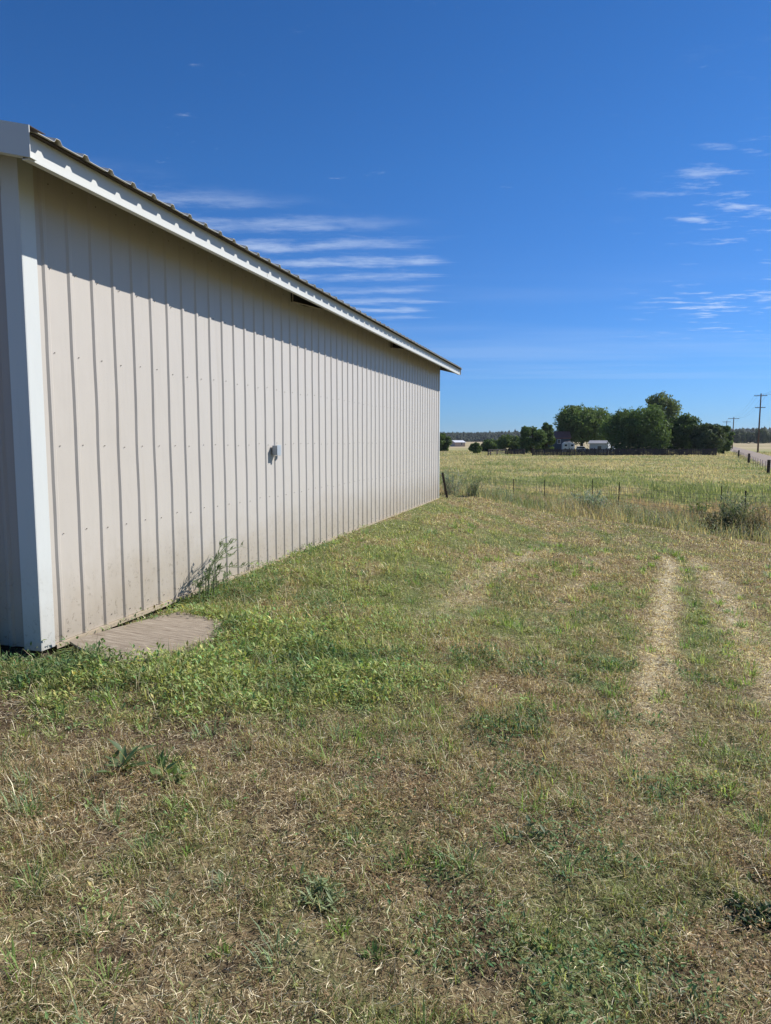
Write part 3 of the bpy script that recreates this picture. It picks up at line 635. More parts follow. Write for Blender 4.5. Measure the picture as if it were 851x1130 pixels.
# ------------------------------------------------------------------ trees
def tree(name, u, D, top_px, w_px, label, cat='tree', crown_low=0.15, seed=0, leafcol=((0.030, 0.060, 0.018), (0.075, 0.115, 0.035)), loose=0.0, n_leaf=9000, base=None, group=None, squash=1.0):
    r = np.random.default_rng(100 + seed)
    x, y = at(u, D); z0 = hz(x, y); mpp = MPP(D)
    H = (485.5 - top_px) * mpp + CAMZ - z0; Wc = w_px * mpp
    root = thing(name, label, cat, (x, y, z0), group=group)
    tr = MB(); rt = max(0.08, H * 0.028)
    trunk_h = H * 0.55
    pts = [(0, 0, -0.2), (0.02 * H * r.normal() * 0.3, 0.0, trunk_h * 0.4), (0.03 * H * r.normal() * 0.4, 0.02 * H * r.normal() * 0.4, trunk_h), (0.03 * H * r.normal() * .5, 0, H * 0.85)]
    tr.tube(pts, [rt * 1.25, rt, rt * 0.7, rt * 0.15], 9)
    # clump centres, filling an irregular crown
    zc0 = H * crown_low; ch = H - zc0; K = 95 if w_px > 28 else 55; Wc *= 1.10; n_leaf = int(n_leaf * 1.5)
    cs = []
    tries = 0
    while len(cs) < K and tries < 4000:
        tries += 1
        q = r.uniform(-1, 1, 3)
        rad = math.hypot(q[0], q[1]); zz = (q[2] + 1) / 2 * 0.96
        env = (1 - abs(2 * (zz - 0.42)) ** 2.3 * 0.9) if zz > 0.42 else (0.62 + 0.38 * (zz / 0.42))
        if rad > max(env, 0.05) ** 0.55 * 0.86: continue
        if rad < 0.35 and zz < 0.7 and r.random() < 0.7: continue
        cs.append((q[0] * Wc / 2, q[1] * Wc / 2 * 0.9, zc0 + ch * (0.08 + 0.84 * zz), r.uniform(0.10, 0.175) * Wc * (1 - 0.25 * zz)))
    for c in cs[:16]:
        s = r.uniform(0.25, 0.8); p0 = Vector((0, 0, c[2] * 0.55 if c[2] * 0.55 > zc0 * 0.6 else zc0 * 0.6)); p1 = Vector(c[:3])
        mid = p0.lerp(p1, 0.5) + Vector((0, 0, 0.06 * H)); tr.tube([p0, mid, p1], [rt * 0.38, rt * 0.25, rt * 0.08], 6, cap=False)
    tr.build('trunk', M['bark'], root, smooth=True)
    cs = np.array(cs); k = r.integers(0, len(cs), n_leaf)
    dirs = r.normal(size=(n_leaf, 3)); dirs /= np.linalg.norm(dirs, axis=1)[:, None]
    lump = 1 + 0.35 * np.sin(dirs[:, 0] * 5 + k) * np.cos(dirs[:, 2] * 6 + k * 1.7)
    rad = cs[k, 3] * lump * (0.60 + 0.45 * r.random(n_leaf) ** 0.6) * (1 + loose * r.random(n_leaf))
    P = cs[k, :3] + dirs * rad[:, None] * np.array([1, 1, 0.8 * squash])
    P[:, 2] = P[:, 2].clip(0.05, H * 1.02)
    sz = max(0.75 * mpp, 0.12) * r.uniform(0.7, 1.7, n_leaf)
    nrm = dirs + r.normal(0, 0.55, (n_leaf, 3)); nrm /= np.linalg.norm(nrm, axis=1)[:, None]
    a = np.cross(nrm, r.normal(size=(n_leaf, 3))); a /= np.linalg.norm(a, axis=1)[:, None] + 1e-9; b = np.cross(nrm, a)
    a *= sz[:, None]; b *= (sz * 0.7)[:, None]
    V = np.stack([P - a, P - b, P + a, P + b], 1).reshape(-1, 3)
    F = np.arange(n_leaf * 4).reshape(-1, 4)
    kk = r.random(len(cs)); t = (0.65 * kk[k] + 0.35 * r.random(n_leaf))
    col = lerp(np.array(leafcol[0]) * 0.95, np.array(leafcol[1]) * 1.35, t)
    link('crown', np_mesh('crown', V, F, np.repeat(col[:, None, :], 4, 1).reshape(-1, 3)), M['tree'], root)
    return root
DK = ((0.050, 0.085, 0.030), (0.115, 0.17, 0.060)); MD = ((0.055, 0.092, 0.030), (0.13, 0.18, 0.062)); OL = ((0.08, 0.11, 0.045), (0.17, 0.21, 0.09))
GT = 'trees round the homestead'
tree('round_tree', 487, 190, 477, 20, 'small round tree half hidden behind the far end of the metal shed', seed=1, leafcol=MD, n_leaf=5000, crown_low=0.02, group=GT)
tree('bush', 525, 160, 488, 13, 'low round green bush standing alone in the distance right of the small pale house', 'bush', seed=2, leafcol=MD, n_leaf=2500, crown_low=0.0, group=GT)
tree('low_tree', 543, 190, 483, 22, 'low spreading tree between the lone bush and the taller bushy tree', seed=3, leafcol=DK, n_leaf=4000, crown_low=0.05, group=GT)
tree('bushy_tree', 562, 184, 477.5, 24, 'bushy mid green tree left of the dark paired trees', seed=4, leafcol=MD, n_leaf=5500, crown_low=0.05, group=GT)
tree('dark_tree', 587, 165, 466, 28, 'dark dense tree with foliage to the ground, left one of the pair beside the barn', seed=5, leafcol=DK, n_leaf=8000, crown_low=0.0, group=GT)
tree('dark_tree', 603, 172, 463.5, 20, 'narrower dark tree right behind its pair, touching the red roofed barn', seed=6, leafcol=DK, n_leaf=7000, crown_low=0.0, group=GT)
tree('shade_tree', 642, 192, 446, 60, 'broad mid green shade tree spreading over the white camper and shed', seed=7, leafcol=MD, n_leaf=17000, crown_low=0.20, group=GT)
tree('small_tree', 674, 198, 454, 22, 'small tree filling the gap between the shade tree and the dark walnut', seed=8, leafcol=MD, n_leaf=5000, crown_low=0.15, group=GT)
tree('walnut_tree', 705, 160, 444.5, 66, 'large dense dark walnut tree, rounded and reaching down to the plank fence', seed=9, leafcol=DK, n_leaf=22000, crown_low=0.0, group=GT)
tree('tall_tree', 729, 205, 435.5, 34, 'tallest loose crowned tree rising above the dark walnut', seed=10, leafcol=OL, n_leaf=6000, crown_low=0.45, loose=0.35, group=GT)
tree('mixed_tree', 754, 166, 456, 36, 'middle sized dark tree right of the tall loose tree', seed=11, leafcol=DK, n_leaf=11000, crown_low=0.03, group=GT)
tree('pale_tree', 781, 162, 464, 32, 'grey green round tree near the right end of the tree row', seed=12, leafcol=((0.04, 0.062, 0.028), (0.10, 0.13, 0.07)), n_leaf=9000, crown_low=0.03, group=GT)
tree('end_tree', 799, 172, 467.5, 18, 'small dark tree at the right end of the row beside the road', seed=13, leafcol=DK, n_leaf=5000, crown_low=0.03, group=GT)
# far wood behind the stubble field on the right: a row of trees too small to part from each other
def far_wood():
    r = np.random.default_rng(8); Vs = []; Cs = []
    for i in range(170):
        u = r.uniform(770, 1080); D = r.uniform(690, 800); x, y = at(u, D); H = r.uniform(8.5, 13.5); w = r.uniform(6, 11)
        n = 420; d = r.normal(size=(n, 3)); d /= np.linalg.norm(d, axis=1)[:, None]
        P = d * np.array([w / 2, w / 2, H / 2]) * (0.75 + 0.35 * r.random((n, 1))) * (1 + 0.2 * np.sin(d[:, :1] * 6 + i)) + np.array([x, y, FIELD + H * 0.5])
        P[:, 2] = P[:, 2].clip(FIELD, None); s = r.uniform(0.5, 1.1, n)[:, None]
        a = np.cross(d, r.normal(size=(n, 3))); a /= np.linalg.norm(a, axis=1)[:, None]; b = np.cross(d, a)
        Vs.append(np.stack([P - a * s, P - b * s * .7, P + a * s, P + b * s * .7], 1).reshape(-1, 3))
        g = r.uniform(0.6, 1.5); Cs.append(np.repeat(lerp((0.035, 0.055, 0.025), (0.075, 0.105, 0.045), r.random(n)) * g, 4, 0))
    V = np.vstack(Vs); C = np.vstack(Cs)
    o = link('far_wood', np_mesh('far_wood', V, np.arange(len(V)).reshape(-1, 4), C), M['tree']); tag(o, 'dark green wood beyond the tan field right of the road', 'wood', kind='stuff')
far_wood()

# ------------------------------------------------------------------ homestead
def paint(name, c, rough=0.6, var=0.12): return mat_plain(name, c, rough, var, 1.0)
M['slate'] = paint('slate_blue_boards', (0.045, 0.065, 0.09)); M['redroof'] = paint('dull_red_roof', (0.34, 0.13, 0.095)); M['white'] = paint('white_paint', (0.74, 0.75, 0.76), 0.4)
M['glass'] = mat_plain('dark_window_glass', (0.02, 0.025, 0.03), 0.15, 0.2, 1, spec=0.6); M['greyw'] = paint('pale_grey_boards', (0.52, 0.55, 0.58)); M['greyroof'] = paint('grey_roof', (0.36, 0.36, 0.37)); M['rubber'] = paint('black_rubber', (0.02, 0.02, 0.02))
M['tanw'] = paint('tan_wall', (0.50, 0.38, 0.30))
def face_cam(u): return math.atan((425.5 - u) / 789) + ALPHA
def gable_house(name, u, D, w, dpt, eave, ridge, wallm, roofm, label, cat, rz=0.0, ridge_along='x', wins=(), door=None, over=0.3):
    x, y = at(u, D); root = thing(name, label, cat, (x, y, hz(x, y)), face_cam(u) + rz)
    b = MB()
    if ridge_along == 'x':
        pr = [(-dpt / 2, -0.1), (dpt / 2, -0.1), (dpt / 2, eave), (0, ridge), (-dpt / 2, eave)]
        vs = [(-w / 2, p, q) for p, q in pr] + [(w / 2, p, q) for p, q in pr]
    else:
        pr = [(-w / 2, -0.1), (w / 2, -0.1), (w / 2, eave), (0, ridge), (-w / 2, eave)]
        vs = [(p, -dpt / 2, q) for p, q in pr] + [(p, dpt / 2, q) for p, q in pr]
    b.add(vs, [(0, 1, 2, 3, 4), (9, 8, 7, 6, 5)] + [(i, (i + 1) % 5, (i + 1) % 5 + 5, i + 5) for i in range(5)]); b.build('wall', wallm, root)
    rf = MB(); th = 0.12
    span = dpt if ridge_along == 'x' else w; ln = (w if ridge_along == 'x' else dpt) / 2 + over
    sl = (ridge - eave) / (span / 2); e = span / 2 + over; ez = eave - over * sl + 0.02; rz_ = ridge + 0.02
    prof = [(-e, ez), (0, rz_), (e, ez), (e, ez + th), (0, rz_ + th), (-e, ez + th)]
    vs = [((-ln, p, q) if ridge_along == 'x' else (p, -ln, q)) for p, q in prof] + [((ln, p, q) if ridge_along == 'x' else (p, ln, q)) for p, q in prof]
    rf.add(vs, [(0, 1, 4, 5), (1, 2, 3, 4), (6, 11, 10, 7), (7, 10, 9, 8)] + [(i, i + 6, (i + 1) % 6 + 6, (i + 1) % 6) for i in range(6)]); rf.build('roof', roofm, root)
    for (cx, cz, ww, hh) in wins:
        f = MB().bb(cx - ww / 2 - 0.08, cx + ww / 2 + 0.08, -dpt / 2 - 0.06, -dpt / 2 - 0.003, cz - hh / 2 - 0.08, cz + hh / 2 + 0.08).build('window', M['white'], root)
        MB().bb(cx - ww / 2, cx + ww / 2, -dpt / 2 - 0.08, -dpt / 2 - 0.063, cz - hh / 2, cz + hh / 2).build('pane', M['glass'], f)
    if door:
        cx, ww, hh = door; MB().bb(cx - ww / 2, cx + ww / 2, -dpt / 2 - 0.07, -dpt / 2 - 0.003, 0, hh).build('door', M['white'], root)
    return root
gable_house('barn', 614, 187, 6.0, 6, 3.5, 5.0, M['slate'], M['redroof'], 'dark slate blue barn with a dull red roof under the big trees', 'barn', rz=0.12, ridge_along='x', wins=((0.3, 2.6, 0.7, 0.9),), door=(1.6, 1.2, 2.0))
gable_house('white_shed', 662.5, 176, 4.3, 3.2, 2.2, 2.75, M['greyw'], M['greyroof'], 'pale grey white shed with one dark window left of the walnut tree', 'shed', rz=-0.2, wins=((0.2, 1.15, 0.9, 0.9),))
gable_house('small_house', 505, 330, 5.2, 5, 1.9, 2.7, M['tanw'], M['white'], 'tiny pale roofed house with tan end wall just right of the metal shed', 'house', rz=0.5, wins=((0.8, 1.2, 0.7, 0.7),))
gable_house('long_pale_shed', 577, 230, 5.0, 4, 1.9, 2.5, M['tanw'], M['greyroof'], 'low pale roofed shed left of the dark paired trees behind the fence', 'shed', rz=0.1)
gable_house('small_tan_shed', 551, 215, 2.6, 3, 1.6, 2.1, M['tanw'], M['greyroof'], 'small tan shed peeping out between the low tree and the bushy tree', 'shed', rz=0.2)
def wheel(root, x, y, r=0.33):
    w = MB().tube([(x, y - 0.11, r), (x, y + 0.11, r)], r, 14).build('wheel', M['rubber'], root)
    MB().tube([(x, y - 0.125, r), (x, y + 0.125, r)], r * 0.5, 10).build('rim', M['galvlid'], w)
def camper(u, D):
    x, y = at(u, D); root = thing('camper', 'white camper trailer parked left of the shade tree trunk beside the barn', 'camper', (x, y, hz(x, y)), face_cam(u) + 0.15)
    pr = [(-1.35, 0.45), (1.25, 0.45), (1.4, 1.0), (1.3, 1.9), (1.0, 2.3), (0.2, 2.55), (-0.9, 2.5), (-1.4, 2.1)]
    n = len(pr); MB().add([(a, -1, b) for a, b in pr] + [(a, 1, b) for a, b in pr], [tuple(range(n)), tuple(range(2 * n - 1, n - 1, -1))] + [(i, i + n, (i + 1) % n + n, (i + 1) % n) for i in range(n)]).build('body', M['white'], root, bevel=0.05)
    for cx in (-0.75, 0.75): MB().bb(cx - 0.3, cx + 0.3, -1.03, -1.003, 1.5, 1.95).build('window', M['glass'], root)
    MB().bb(-0.3, 0.3, -1.03, -1.003, 0.55, 2.2).build('door', M['greyw'], root)
    MB().bb(-0.1, 0.35, -0.2, 0.4, 2.5, 2.75).build('roof_vent', M['tanw'], root)
    MB().bb(-2.0, -1.35, -0.05, 0.05, 0.45, 0.55).build('hitch', M['galv'], root)
    for yy in (-0.85, 0.85): wheel(root, 0.1, yy)
camper(627.5, 178)
def car(name, u, D, label, rz, L=4.4, wag=False, cat='car'):
    x, y = at(u, D); root = thing(name, label, cat, (x, y, hz(x, y)), face_cam(u) + rz)
    if wag: pr = [(-2.2, 0.35), (2.2, 0.35), (2.25, 0.8), (2.1, 1.0), (1.1, 1.05), (0.7, 1.65), (-0.5, 1.7), (-0.7, 1.1), (-2.2, 1.08)]
    else: pr = [(-2.1, 0.35), (2.15, 0.35), (2.2, 0.75), (1.9, 0.95), (1.0, 1.02), (0.35, 1.48), (-1.6, 1.5), (-2.05, 1.0)]
    pr = [(a * L / 4.4, b) for a, b in pr]
    n = len(pr); MB().add([(a, -0.85, b) for a, b in pr] + [(a, 0.85, b) for a, b in pr], [tuple(range(n)), tuple(range(2 * n - 1, n - 1, -1))] + [(i, i + n, (i + 1) % n + n, (i + 1) % n) for i in range(n)]).build('body', M['white'], root, bevel=0.06)
    x0, x1 = ((-0.4, 0.6) if wag else (-1.45, 0.4))
    MB().bb(x0, x1, -0.875, -0.853, 1.06, 1.38).build('side_window', M['glass'], root)
    for cx in (-1.35, 1.4):
        for yy in (-0.8, 0.8): wheel(root, cx * L / 4.4, yy)
car('car', 643, 176, 'white parked car between the camper and the pale shed', 0.2, 2.9)
car('pickup_truck', 681, 174, 'white pickup truck just right of the pale shed under the walnut tree', 0.9, 4.2, True, 'truck')
M['darkend'] = M['slate']

# plank fence in front of the homestead
def plank_fence(name, u0, D0, u1, D1, h, label, step=2.4, m=None):
    a = Vector(at(u0, D0)); b = Vector(at(u1, D1)); L = (b - a).length; rz = math.atan2(b.y - a.y, b.x - a.x)
    root = thing(name, label, 'fence', (a.x, a.y, FIELD), rz); mb = MB(); r = random.Random(u0); x = 0
    while x < L:
        w = r.uniform(0.13, 0.17); hh = h * r.uniform(0.86, 1.04)
        mb.box((x + w / 2, 0, hh / 2 + 0.02), (w, 0.025, hh - 0.04), 0, 0, Matrix.Rotation(r.uniform(-0.03, 0.03), 3, 'Y')); x += w + r.uniform(0.01, 0.05)
    mb.build('board_panel', m or M['fencewood'], root)
    rl = MB()
    for z in (0.3, h - 0.25): rl.bb(0, L, 0.016, 0.07, z - 0.05, z + 0.05)
    rl.build('rail', m or M['fencewood'], root)
    k = int(L / step)
    for i in range(min(k, 90) + 1):
        xx = L * i / k; MB().bb(xx - 0.06, xx + 0.06, 0.072, 0.19, -0.1, h + 0.10).build('post', m or M['fencewood'], root)
plank_fence('plank_fence', 588, 139, 791, 153, 1.38, 'dark weathered plank fence running in front of the homestead trees to the road')
plank_fence('plank_fence', 558, 150, 579, 148, 1.2, 'short dark plank fence section left of the dark paired trees')
def rail_gate():
    a = Vector(at(539, 138)); b = Vector(at(558, 150)); root = thing('rail_fence', 'low dark rail fence with stout posts far across the pasture left of the plank fence', 'fence', (a.x, a.y, FIELD), math.atan2(b.y - a.y, b.x - a.x)); L = (b - a).length
    for xx in (0, L * 0.12, L * 0.5, L): MB().bb(xx - 0.1, xx + 0.1, -0.1, 0.1, -0.1, 1.25).build('post', M['fencewood'], root)
    rl = MB()
    for z in (0.45, 0.8, 1.1): rl.bb(0, L, -0.13, -0.101, z - 0.06, z + 0.06)
    rl.build('rail', M['fencewood'], root)
rail_gate()

# ------------------------------------------------------------------ wire fences
def tpost(root, x, y, h, stud=True):
    z = hz(x, y); lean = random.uniform(-0.02, 0.02)
    m = MB(); m.box((x + lean * h / 2, y, z + h / 2 - 0.1), (0.036, 0.006, h + 0.2), 0.2, 0, Matrix.Rotation(lean, 3, 'Y')); m.box((x + lean * h / 2 + 0.004, y + 0.018, z + h / 2 - 0.1), (0.007, 0.03, h + 0.2), 0.2, 0, Matrix.Rotation(lean, 3, 'Y'))
    m.build('post', M['post'], root)
def wire_fence():
    pts = [(8.6, 15.5), (4.2, 21.6), (1.1, 28.0), (-1.9, 33.0), (-3.6, 35.8), (-8.0, 43.0), (-14, 53)]
    root = thing('wire_fence', 'rusty woven wire fence on thin steel posts crossing the pasture beyond the lawn', 'fence')
    tops = {1: 1.20, 2: 1.22, 3: 1.15, 4: 1.05}
    for i, (x, y) in enumerate(pts): tpost(root, x, y, tops.get(i, 1.15))
    for (x0, y0), (x1, y1) in zip(pts[:-1], pts[1:]):
        L = math.hypot(x1 - x0, y1 - y0)
        if L > 9: continue
    mb = MB(); r = 0.0036
    for (x0, y0), (x1, y1) in zip(pts[:-1], pts[1:]):
        L = math.hypot(x1 - x0, y1 - y0); n = max(2, int(L / 0.16)); k = 6
        P = [(x0 + (x1 - x0) * i / k, y0 + (y1 - y0) * i / k) for i in range(k + 1)]
        zz = [hz(*p) for p in P]
        base = [zz[0] + (zz[-1] - zz[0]) * i / k for i in range(k + 1)]
        for hgt in (0.06, 0.2, 0.34, 0.48, 0.62, 0.76, 0.9, 1.04):
            mb.tube([(p[0], p[1], b + hgt - 0.02 * math.sin(math.pi * i / k)) for i, (p, b) in enumerate(zip(P, base))], r * 1.3, 3, cap=False)
        for i in range(n):
            t = i / n; x = x0 + (x1 - x0) * t; y = y0 + (y1 - y0) * t; b = base[0] + (base[-1] - base[0]) * t; mb.tube([(x, y, b + 0.05), (x, y, b + 1.03)], r, 3, cap=False)
    mb.build('wire_mesh', M['wire'], root)
wire_fence()
def back_fence():
    root = thing('pasture_fence', 'thin second wire fence standing further out in the pasture behind the woven one', 'fence')
    pts = [(13.5, 27.0), (5.55, 33.5), (0.2, 38.4)]
    for x, y in pts: tpost(root, x, y, 1.0)
    mb = MB()
    for (x0, y0), (x1, y1) in zip(pts[:-1], pts[1:]):
        for hgt in (0.3, 0.55, 0.8, 0.98): mb.tube([(x0, y0, hz(x0, y0) + hgt), (x1, y1, hz(x1, y1) + hgt)], 0.003, 3, cap=False)
    mb.build('wire_strand', M['wire'], root)
back_fence()
def road_fence():
    root = thing('roadside_fence', 'wire fence with stout wooden posts and thin stakes along the near side of the road', 'fence')
    s = -46.0; k = 0; pts = []
    while s < 84:
        p = RP + RD * s - RN * 3.6
        stout = (k % 9 == 2)
        z = hz(p[0], p[1])
        if stout: MB().tube([(p[0], p[1], z - 0.2), (p[0] + 0.02, p[1], z + 1.25)], 0.14, 8).build('post', M['darkwood'], root); tpx = 1.1
        else: tpost(root, p[0], p[1], 1.05)
        pts.append((p[0], p[1], z)); s += 3.6; k += 1
    mb = MB()
    for h in (0.25, 0.5, 0.75, 0.98): mb.tube([(a, b, c + h) for a, b, c in pts], 0.004, 3, cap=False)
    mb.build('wire_strand', M['wire'], root)
road_fence()

# ------------------------------------------------------------------ power poles
POLE_TOPS = []
def power_pole(u, D, top_px, label, arms, rz=0.0, rad=0.20):
    x, y = at(u, D); z = FIELD; H = (485.5 - top_px) * MPP(D) + CAMZ - z
    root = thing('utility_pole', label, 'power pole', (x, y, z), rz)
    MB().tube([(0, 0, -0.5), (0, 0, H * 0.5), (0.06, 0, H)], [rad, rad * 0.85, rad * 0.65], 12).build('pole', M['pole'], root, smooth=True)
    tops = []
    for (dz, w) in arms:
        a = MB().bb(-w / 2, w / 2, -rad - 0.12, -rad + 0.0, H - dz - 0.07, H - dz + 0.07).build('crossarm', M['pole'], root)
        for q in (-0.46, -0.2, 0.2, 0.46):
            MB().tube([(w * q, -rad - 0.06, H - dz + 0.072), (w * q, -rad - 0.06, H - dz + 0.16), (w * q, -rad - 0.06, H - dz + 0.24)], [0.03, 0.07, 0.04], 8).build('insulator', M['galvlid'], a)
            c, s = math.cos(rz), math.sin(rz); lx, ly = w * q, -rad - 0.06
            tops.append((x + c * lx - s * ly, y + s * lx + c * ly, z + H - dz + 0.24))
    POLE_TOPS.append(tops); return root
azr = -math.atan2(RD[0], RD[1])
power_pole(837, 190, 440.5, 'nearest tall wooden utility pole with two crossarms right of the road', ((0.55, 2.7), (3.3, 2.2)), azr)
power_pole(808.5, 268, 463, 'second wooden utility pole further off at the end of the tree row', ((0.5, 3.4),), azr)
power_pole(801, 345, 466.5, 'farthest wooden utility pole peeping over the end tree', ((0.5, 3.2),), azr)
power_pole(905, 112, 408, 'wooden utility pole just outside the right edge of the view', ((0.55, 2.7), (3.3, 2.2)), azr)
def wires():
    mb = MB()
    def span(a, b, sag):
        mb.tube([(a[0] + (b[0] - a[0]) * t, a[1] + (b[1] - a[1]) * t, a[2] + (b[2] - a[2]) * t - sag * 4 * t * (1 - t)) for t in np.linspace(0, 1, 15)], 0.012, 3, cap=False)
    P = POLE_TOPS
    for q in (0, 1, 2, 3): span(P[0][q], P[1][q], 1.6); span(P[1][q], P[2][q], 1.3); span(P[3][q], P[0][q], 1.3); 
    o = mb.build('power_lines', M['rubber']); tag(o, 'thin overhead power wires strung between the roadside utility poles', 'power wires')
wires()

# ------------------------------------------------------------------ the shed
X0 = -3.38; Y0 = 3.71; Y1 = 16.32; XB = -10.70; XR = (X0 + XB) / 2; PIT = 0.25
EDGE_X = -2.905; EDGE_Z = 2.99
def roofz(x): return EDGE_Z + PIT * (EDGE_X - x) if x > XR else EDGE_Z + PIT * (EDGE_X - (2 * XR - x))
shed = thing('metal_shed', 'long cream metal sided shed with white trim and a low ribbed roof', 'shed', (X0, Y0, 0))
off = Vector((X0, Y0, 0))
def put(mb, name, mat, bevel=0.0, smooth=False, parent=None):
    o = mb.build(name, mat, shed if parent is None else parent, bevel, smooth)
    for v in o.data.vertices: v.co -= off
    return o
RIB = 0.2286; RH = 0.012
def rib_profile(length, first, rh=RH):
    """list of (s, out)"""
    pr = [(0.0, 0.0)]; s = first
    while s < length - 0.04:
        pr += [(s - 0.028, 0.0), (s - 0.0125, rh), (s + 0.011, rh), (s + 0.027, 0.0)]
        # two faint stiffening beads in the flat
        s += RIB
    pr.append((length, 0.0)); return pr
def siding(name, o, d, nrm, length, z0, ztop, first, mat, screws=True, rows=26):
    pr = [(s, w) for s, w in rib_profile(length, first) if 0 <= s <= length]
    pr = sorted(set(pr)); V = []; n = len(pr)
    for r in range(rows + 1):
        for s, w in pr:
            zt = ztop(s); z = z0 + (zt - z0) * r / rows
            wob = 0.0034 * mnoise.noise(Vector((s * 1.1, z * 1.4, 3.0))) + 0.0010 * mnoise.noise(Vector((s * 6, z * 5, 9.0)))
            ws = 0.0046 * mnoise.noise(Vector((s * 0.9, z * 2.6, 7.0)))
            V.append((o[0] + d[0] * (s + ws) + nrm[0] * (w + wob), o[1] + d[1] * (s + ws) + nrm[1] * (w + wob), z))
    F = [(r * n + i, r * n + i + 1, (r + 1) * n + i + 1, (r + 1) * n + i) for r in range(rows) for i in range(n - 1)]
    mb = MB().add(V, F)
    if screws:
        s = first + 0.058
        while s < length - 0.03:
            for zz in (0.06, 0.72, 1.30, 1.90, 2.45, 2.98):
                if zz > ztop(s) - 0.03: continue
                ss = s + random.uniform(-0.012, 0.004); zz += random.uniform(-0.012, 0.012)
                c = Vector((o[0] + d[0] * ss + nrm[0] * 0.002, o[1] + d[1] * ss + nrm[1] * 0.002, zz))
                dv = Vector((d[0], d[1], 0)); nv = Vector((nrm[0], nrm[1], 0)); vs = []
                for q in range(6): a = q * math.pi / 3; vs.append(c + dv * 0.0034 * math.cos(a) + Vector((0, 0, 0.0034 * math.sin(a))))
                for q in range(6): a = q * math.pi / 3; vs.append(c + nv * 0.005 + dv * 0.004 * math.cos(a) + Vector((0, 0, 0.004 * math.sin(a))))
                mb.add(vs, [(6, 7, 8, 9, 10, 11)] + [(q, (q + 1) % 6, (q + 1) % 6 + 6, q + 6) for q in range(6)], 1)
            s += RIB
    return put(mb, name, [mat, M['screw']])
siding('wall_siding', (X0, Y0 + 0.02), (0, 1), (1, 0), Y1 - Y0 - 0.04, 0.0, lambda s: 3.10, 3.902 - Y0 - 0.02, M['siding'])
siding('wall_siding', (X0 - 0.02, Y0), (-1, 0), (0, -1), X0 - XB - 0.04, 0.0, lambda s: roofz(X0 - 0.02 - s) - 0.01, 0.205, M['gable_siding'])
siding('wall_siding', (X0 - 0.02, Y1), (-1, 0), (0, 1), X0 - XB - 0.04, 0.0, lambda s: roofz(X0 - 0.02 - s) - 0.01, 0.12, M['siding'], False, 8)
siding('wall_siding', (XB, Y0 + 0.02), (0, 1), (-1, 0), Y1 - Y0 - 0.04, 0.0, lambda s: 3.10, 0.12, M['siding'], False, 8)
# corner trims: L angles
def corner(cx, cy, sx, sy, wx=0.115, wy=0.106):
    t = 0.006; e = RH + 0.008; m = MB()
    ztop = 3.10
    x_out = cx + sx * e; y_out = cy + sy * e
    m.bb(min(x_out, x_out - sx * t), max(x_out, x_out - sx * t), min(y_out - sy * t, cy - sy * wy), max(y_out - sy * t, cy - sy * wy), -0.012, ztop)   # face on the long side
    m.bb(min(x_out, cx - sx * wx), max(x_out, cx - sx * wx), min(y_out, y_out - sy * t), max(y_out, y_out - sy * t), -0.012, ztop)
    # small returns to the siding
    m.bb(min(cx, x_out - sx * t), max(cx, x_out - sx * t), min(cy - sy * wy, cy - sy * (wy - t)), max(cy - sy * wy, cy - sy * (wy - t)), -0.012, ztop)
    m.bb(min(cx - sx * wx, cx - sx * (wx - t)), max(cx - sx * wx, cx - sx * (wx - t)), min(cy, y_out - sy * t), max(cy, y_out - sy * t), -0.012, ztop)
    put(m, 'corner_trim', M['trim'], 0.002)
corner(X0, Y0, 1, -1); corner(X0, Y1, 1, 1, 0.10, 0.06); corner(XB, Y0, -1, -1); corner(XB, Y1, -1, 1)
# door jamb trim on the near gable
put(MB().bb(X0 - 0.42, X0 - 0.328, Y0 - 0.05, Y0 - 0.003, -0.01, 2.55), 'door_trim', M['trim'], 0.002)
# base flashing and dark sill under it
put(MB().bb(X0 - 0.01, X0 + 0.030, Y0 + 0.108, Y1 - 0.07, -0.014, -0.002).bb(X0 + 0.026, X0 + 0.030, Y0 + 0.108, Y1 - 0.07, -0.030, -0.0145), 'base_flashing', M['flash'])
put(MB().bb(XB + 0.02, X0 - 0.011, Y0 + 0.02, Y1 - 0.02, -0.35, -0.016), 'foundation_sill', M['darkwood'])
# top frieze on the near gable (paler band just under the rake)
# roof sheets
def roof_sheet(side):
    ya, yb = Y0 - 0.36, Y1 + 0.48; pr = []; s = (3.902 - RIB * 2 + 0.06) - ya
    L = yb - ya; pts = [(0.0, 0.0)]
    while s < L - 0.04:
        pts += [(s - 0.032, 0), (s - 0.014, 0.024), (s + 0.014, 0.024), (s + 0.032, 0)]; s += RIB
    pts.append((L, 0.0)); pts = sorted(p for p in set(pts) if 0 <= p[0] <= L)
    V = []; n = len(pts); K = 6
    for top in (0, 1):
        for k in range(K + 1):
            x = EDGE_X + (XR - EDGE_X) * k / K; z = roofz(x + (0.0 if k < K else 1e-6))
            xx = x if side > 0 else 2 * XR - x
            for q, (a, b) in enumerate(pts):
                wob = 0.004 * mnoise.noise(Vector((a * 1.7, 0, 0))) if k == 0 else 0
                V.append((xx, ya + a, z + b + wob + 0.0025 * top))
    F = []; N = n * (K + 1)
    for k in range(K):
        for i in range(n - 1):
            a = k * n + i; F.append((a, a + 1, a + n + 1, a + n)); F.append((N + a, N + a + n, N + a + n + 1, N + a + 1))
    for i in range(n - 1): F.append((i, N + i, N + i + 1, i + 1))
    put(MB().add(V, F), 'roof', M['roof'])
roof_sheet(1); roof_sheet(-1)
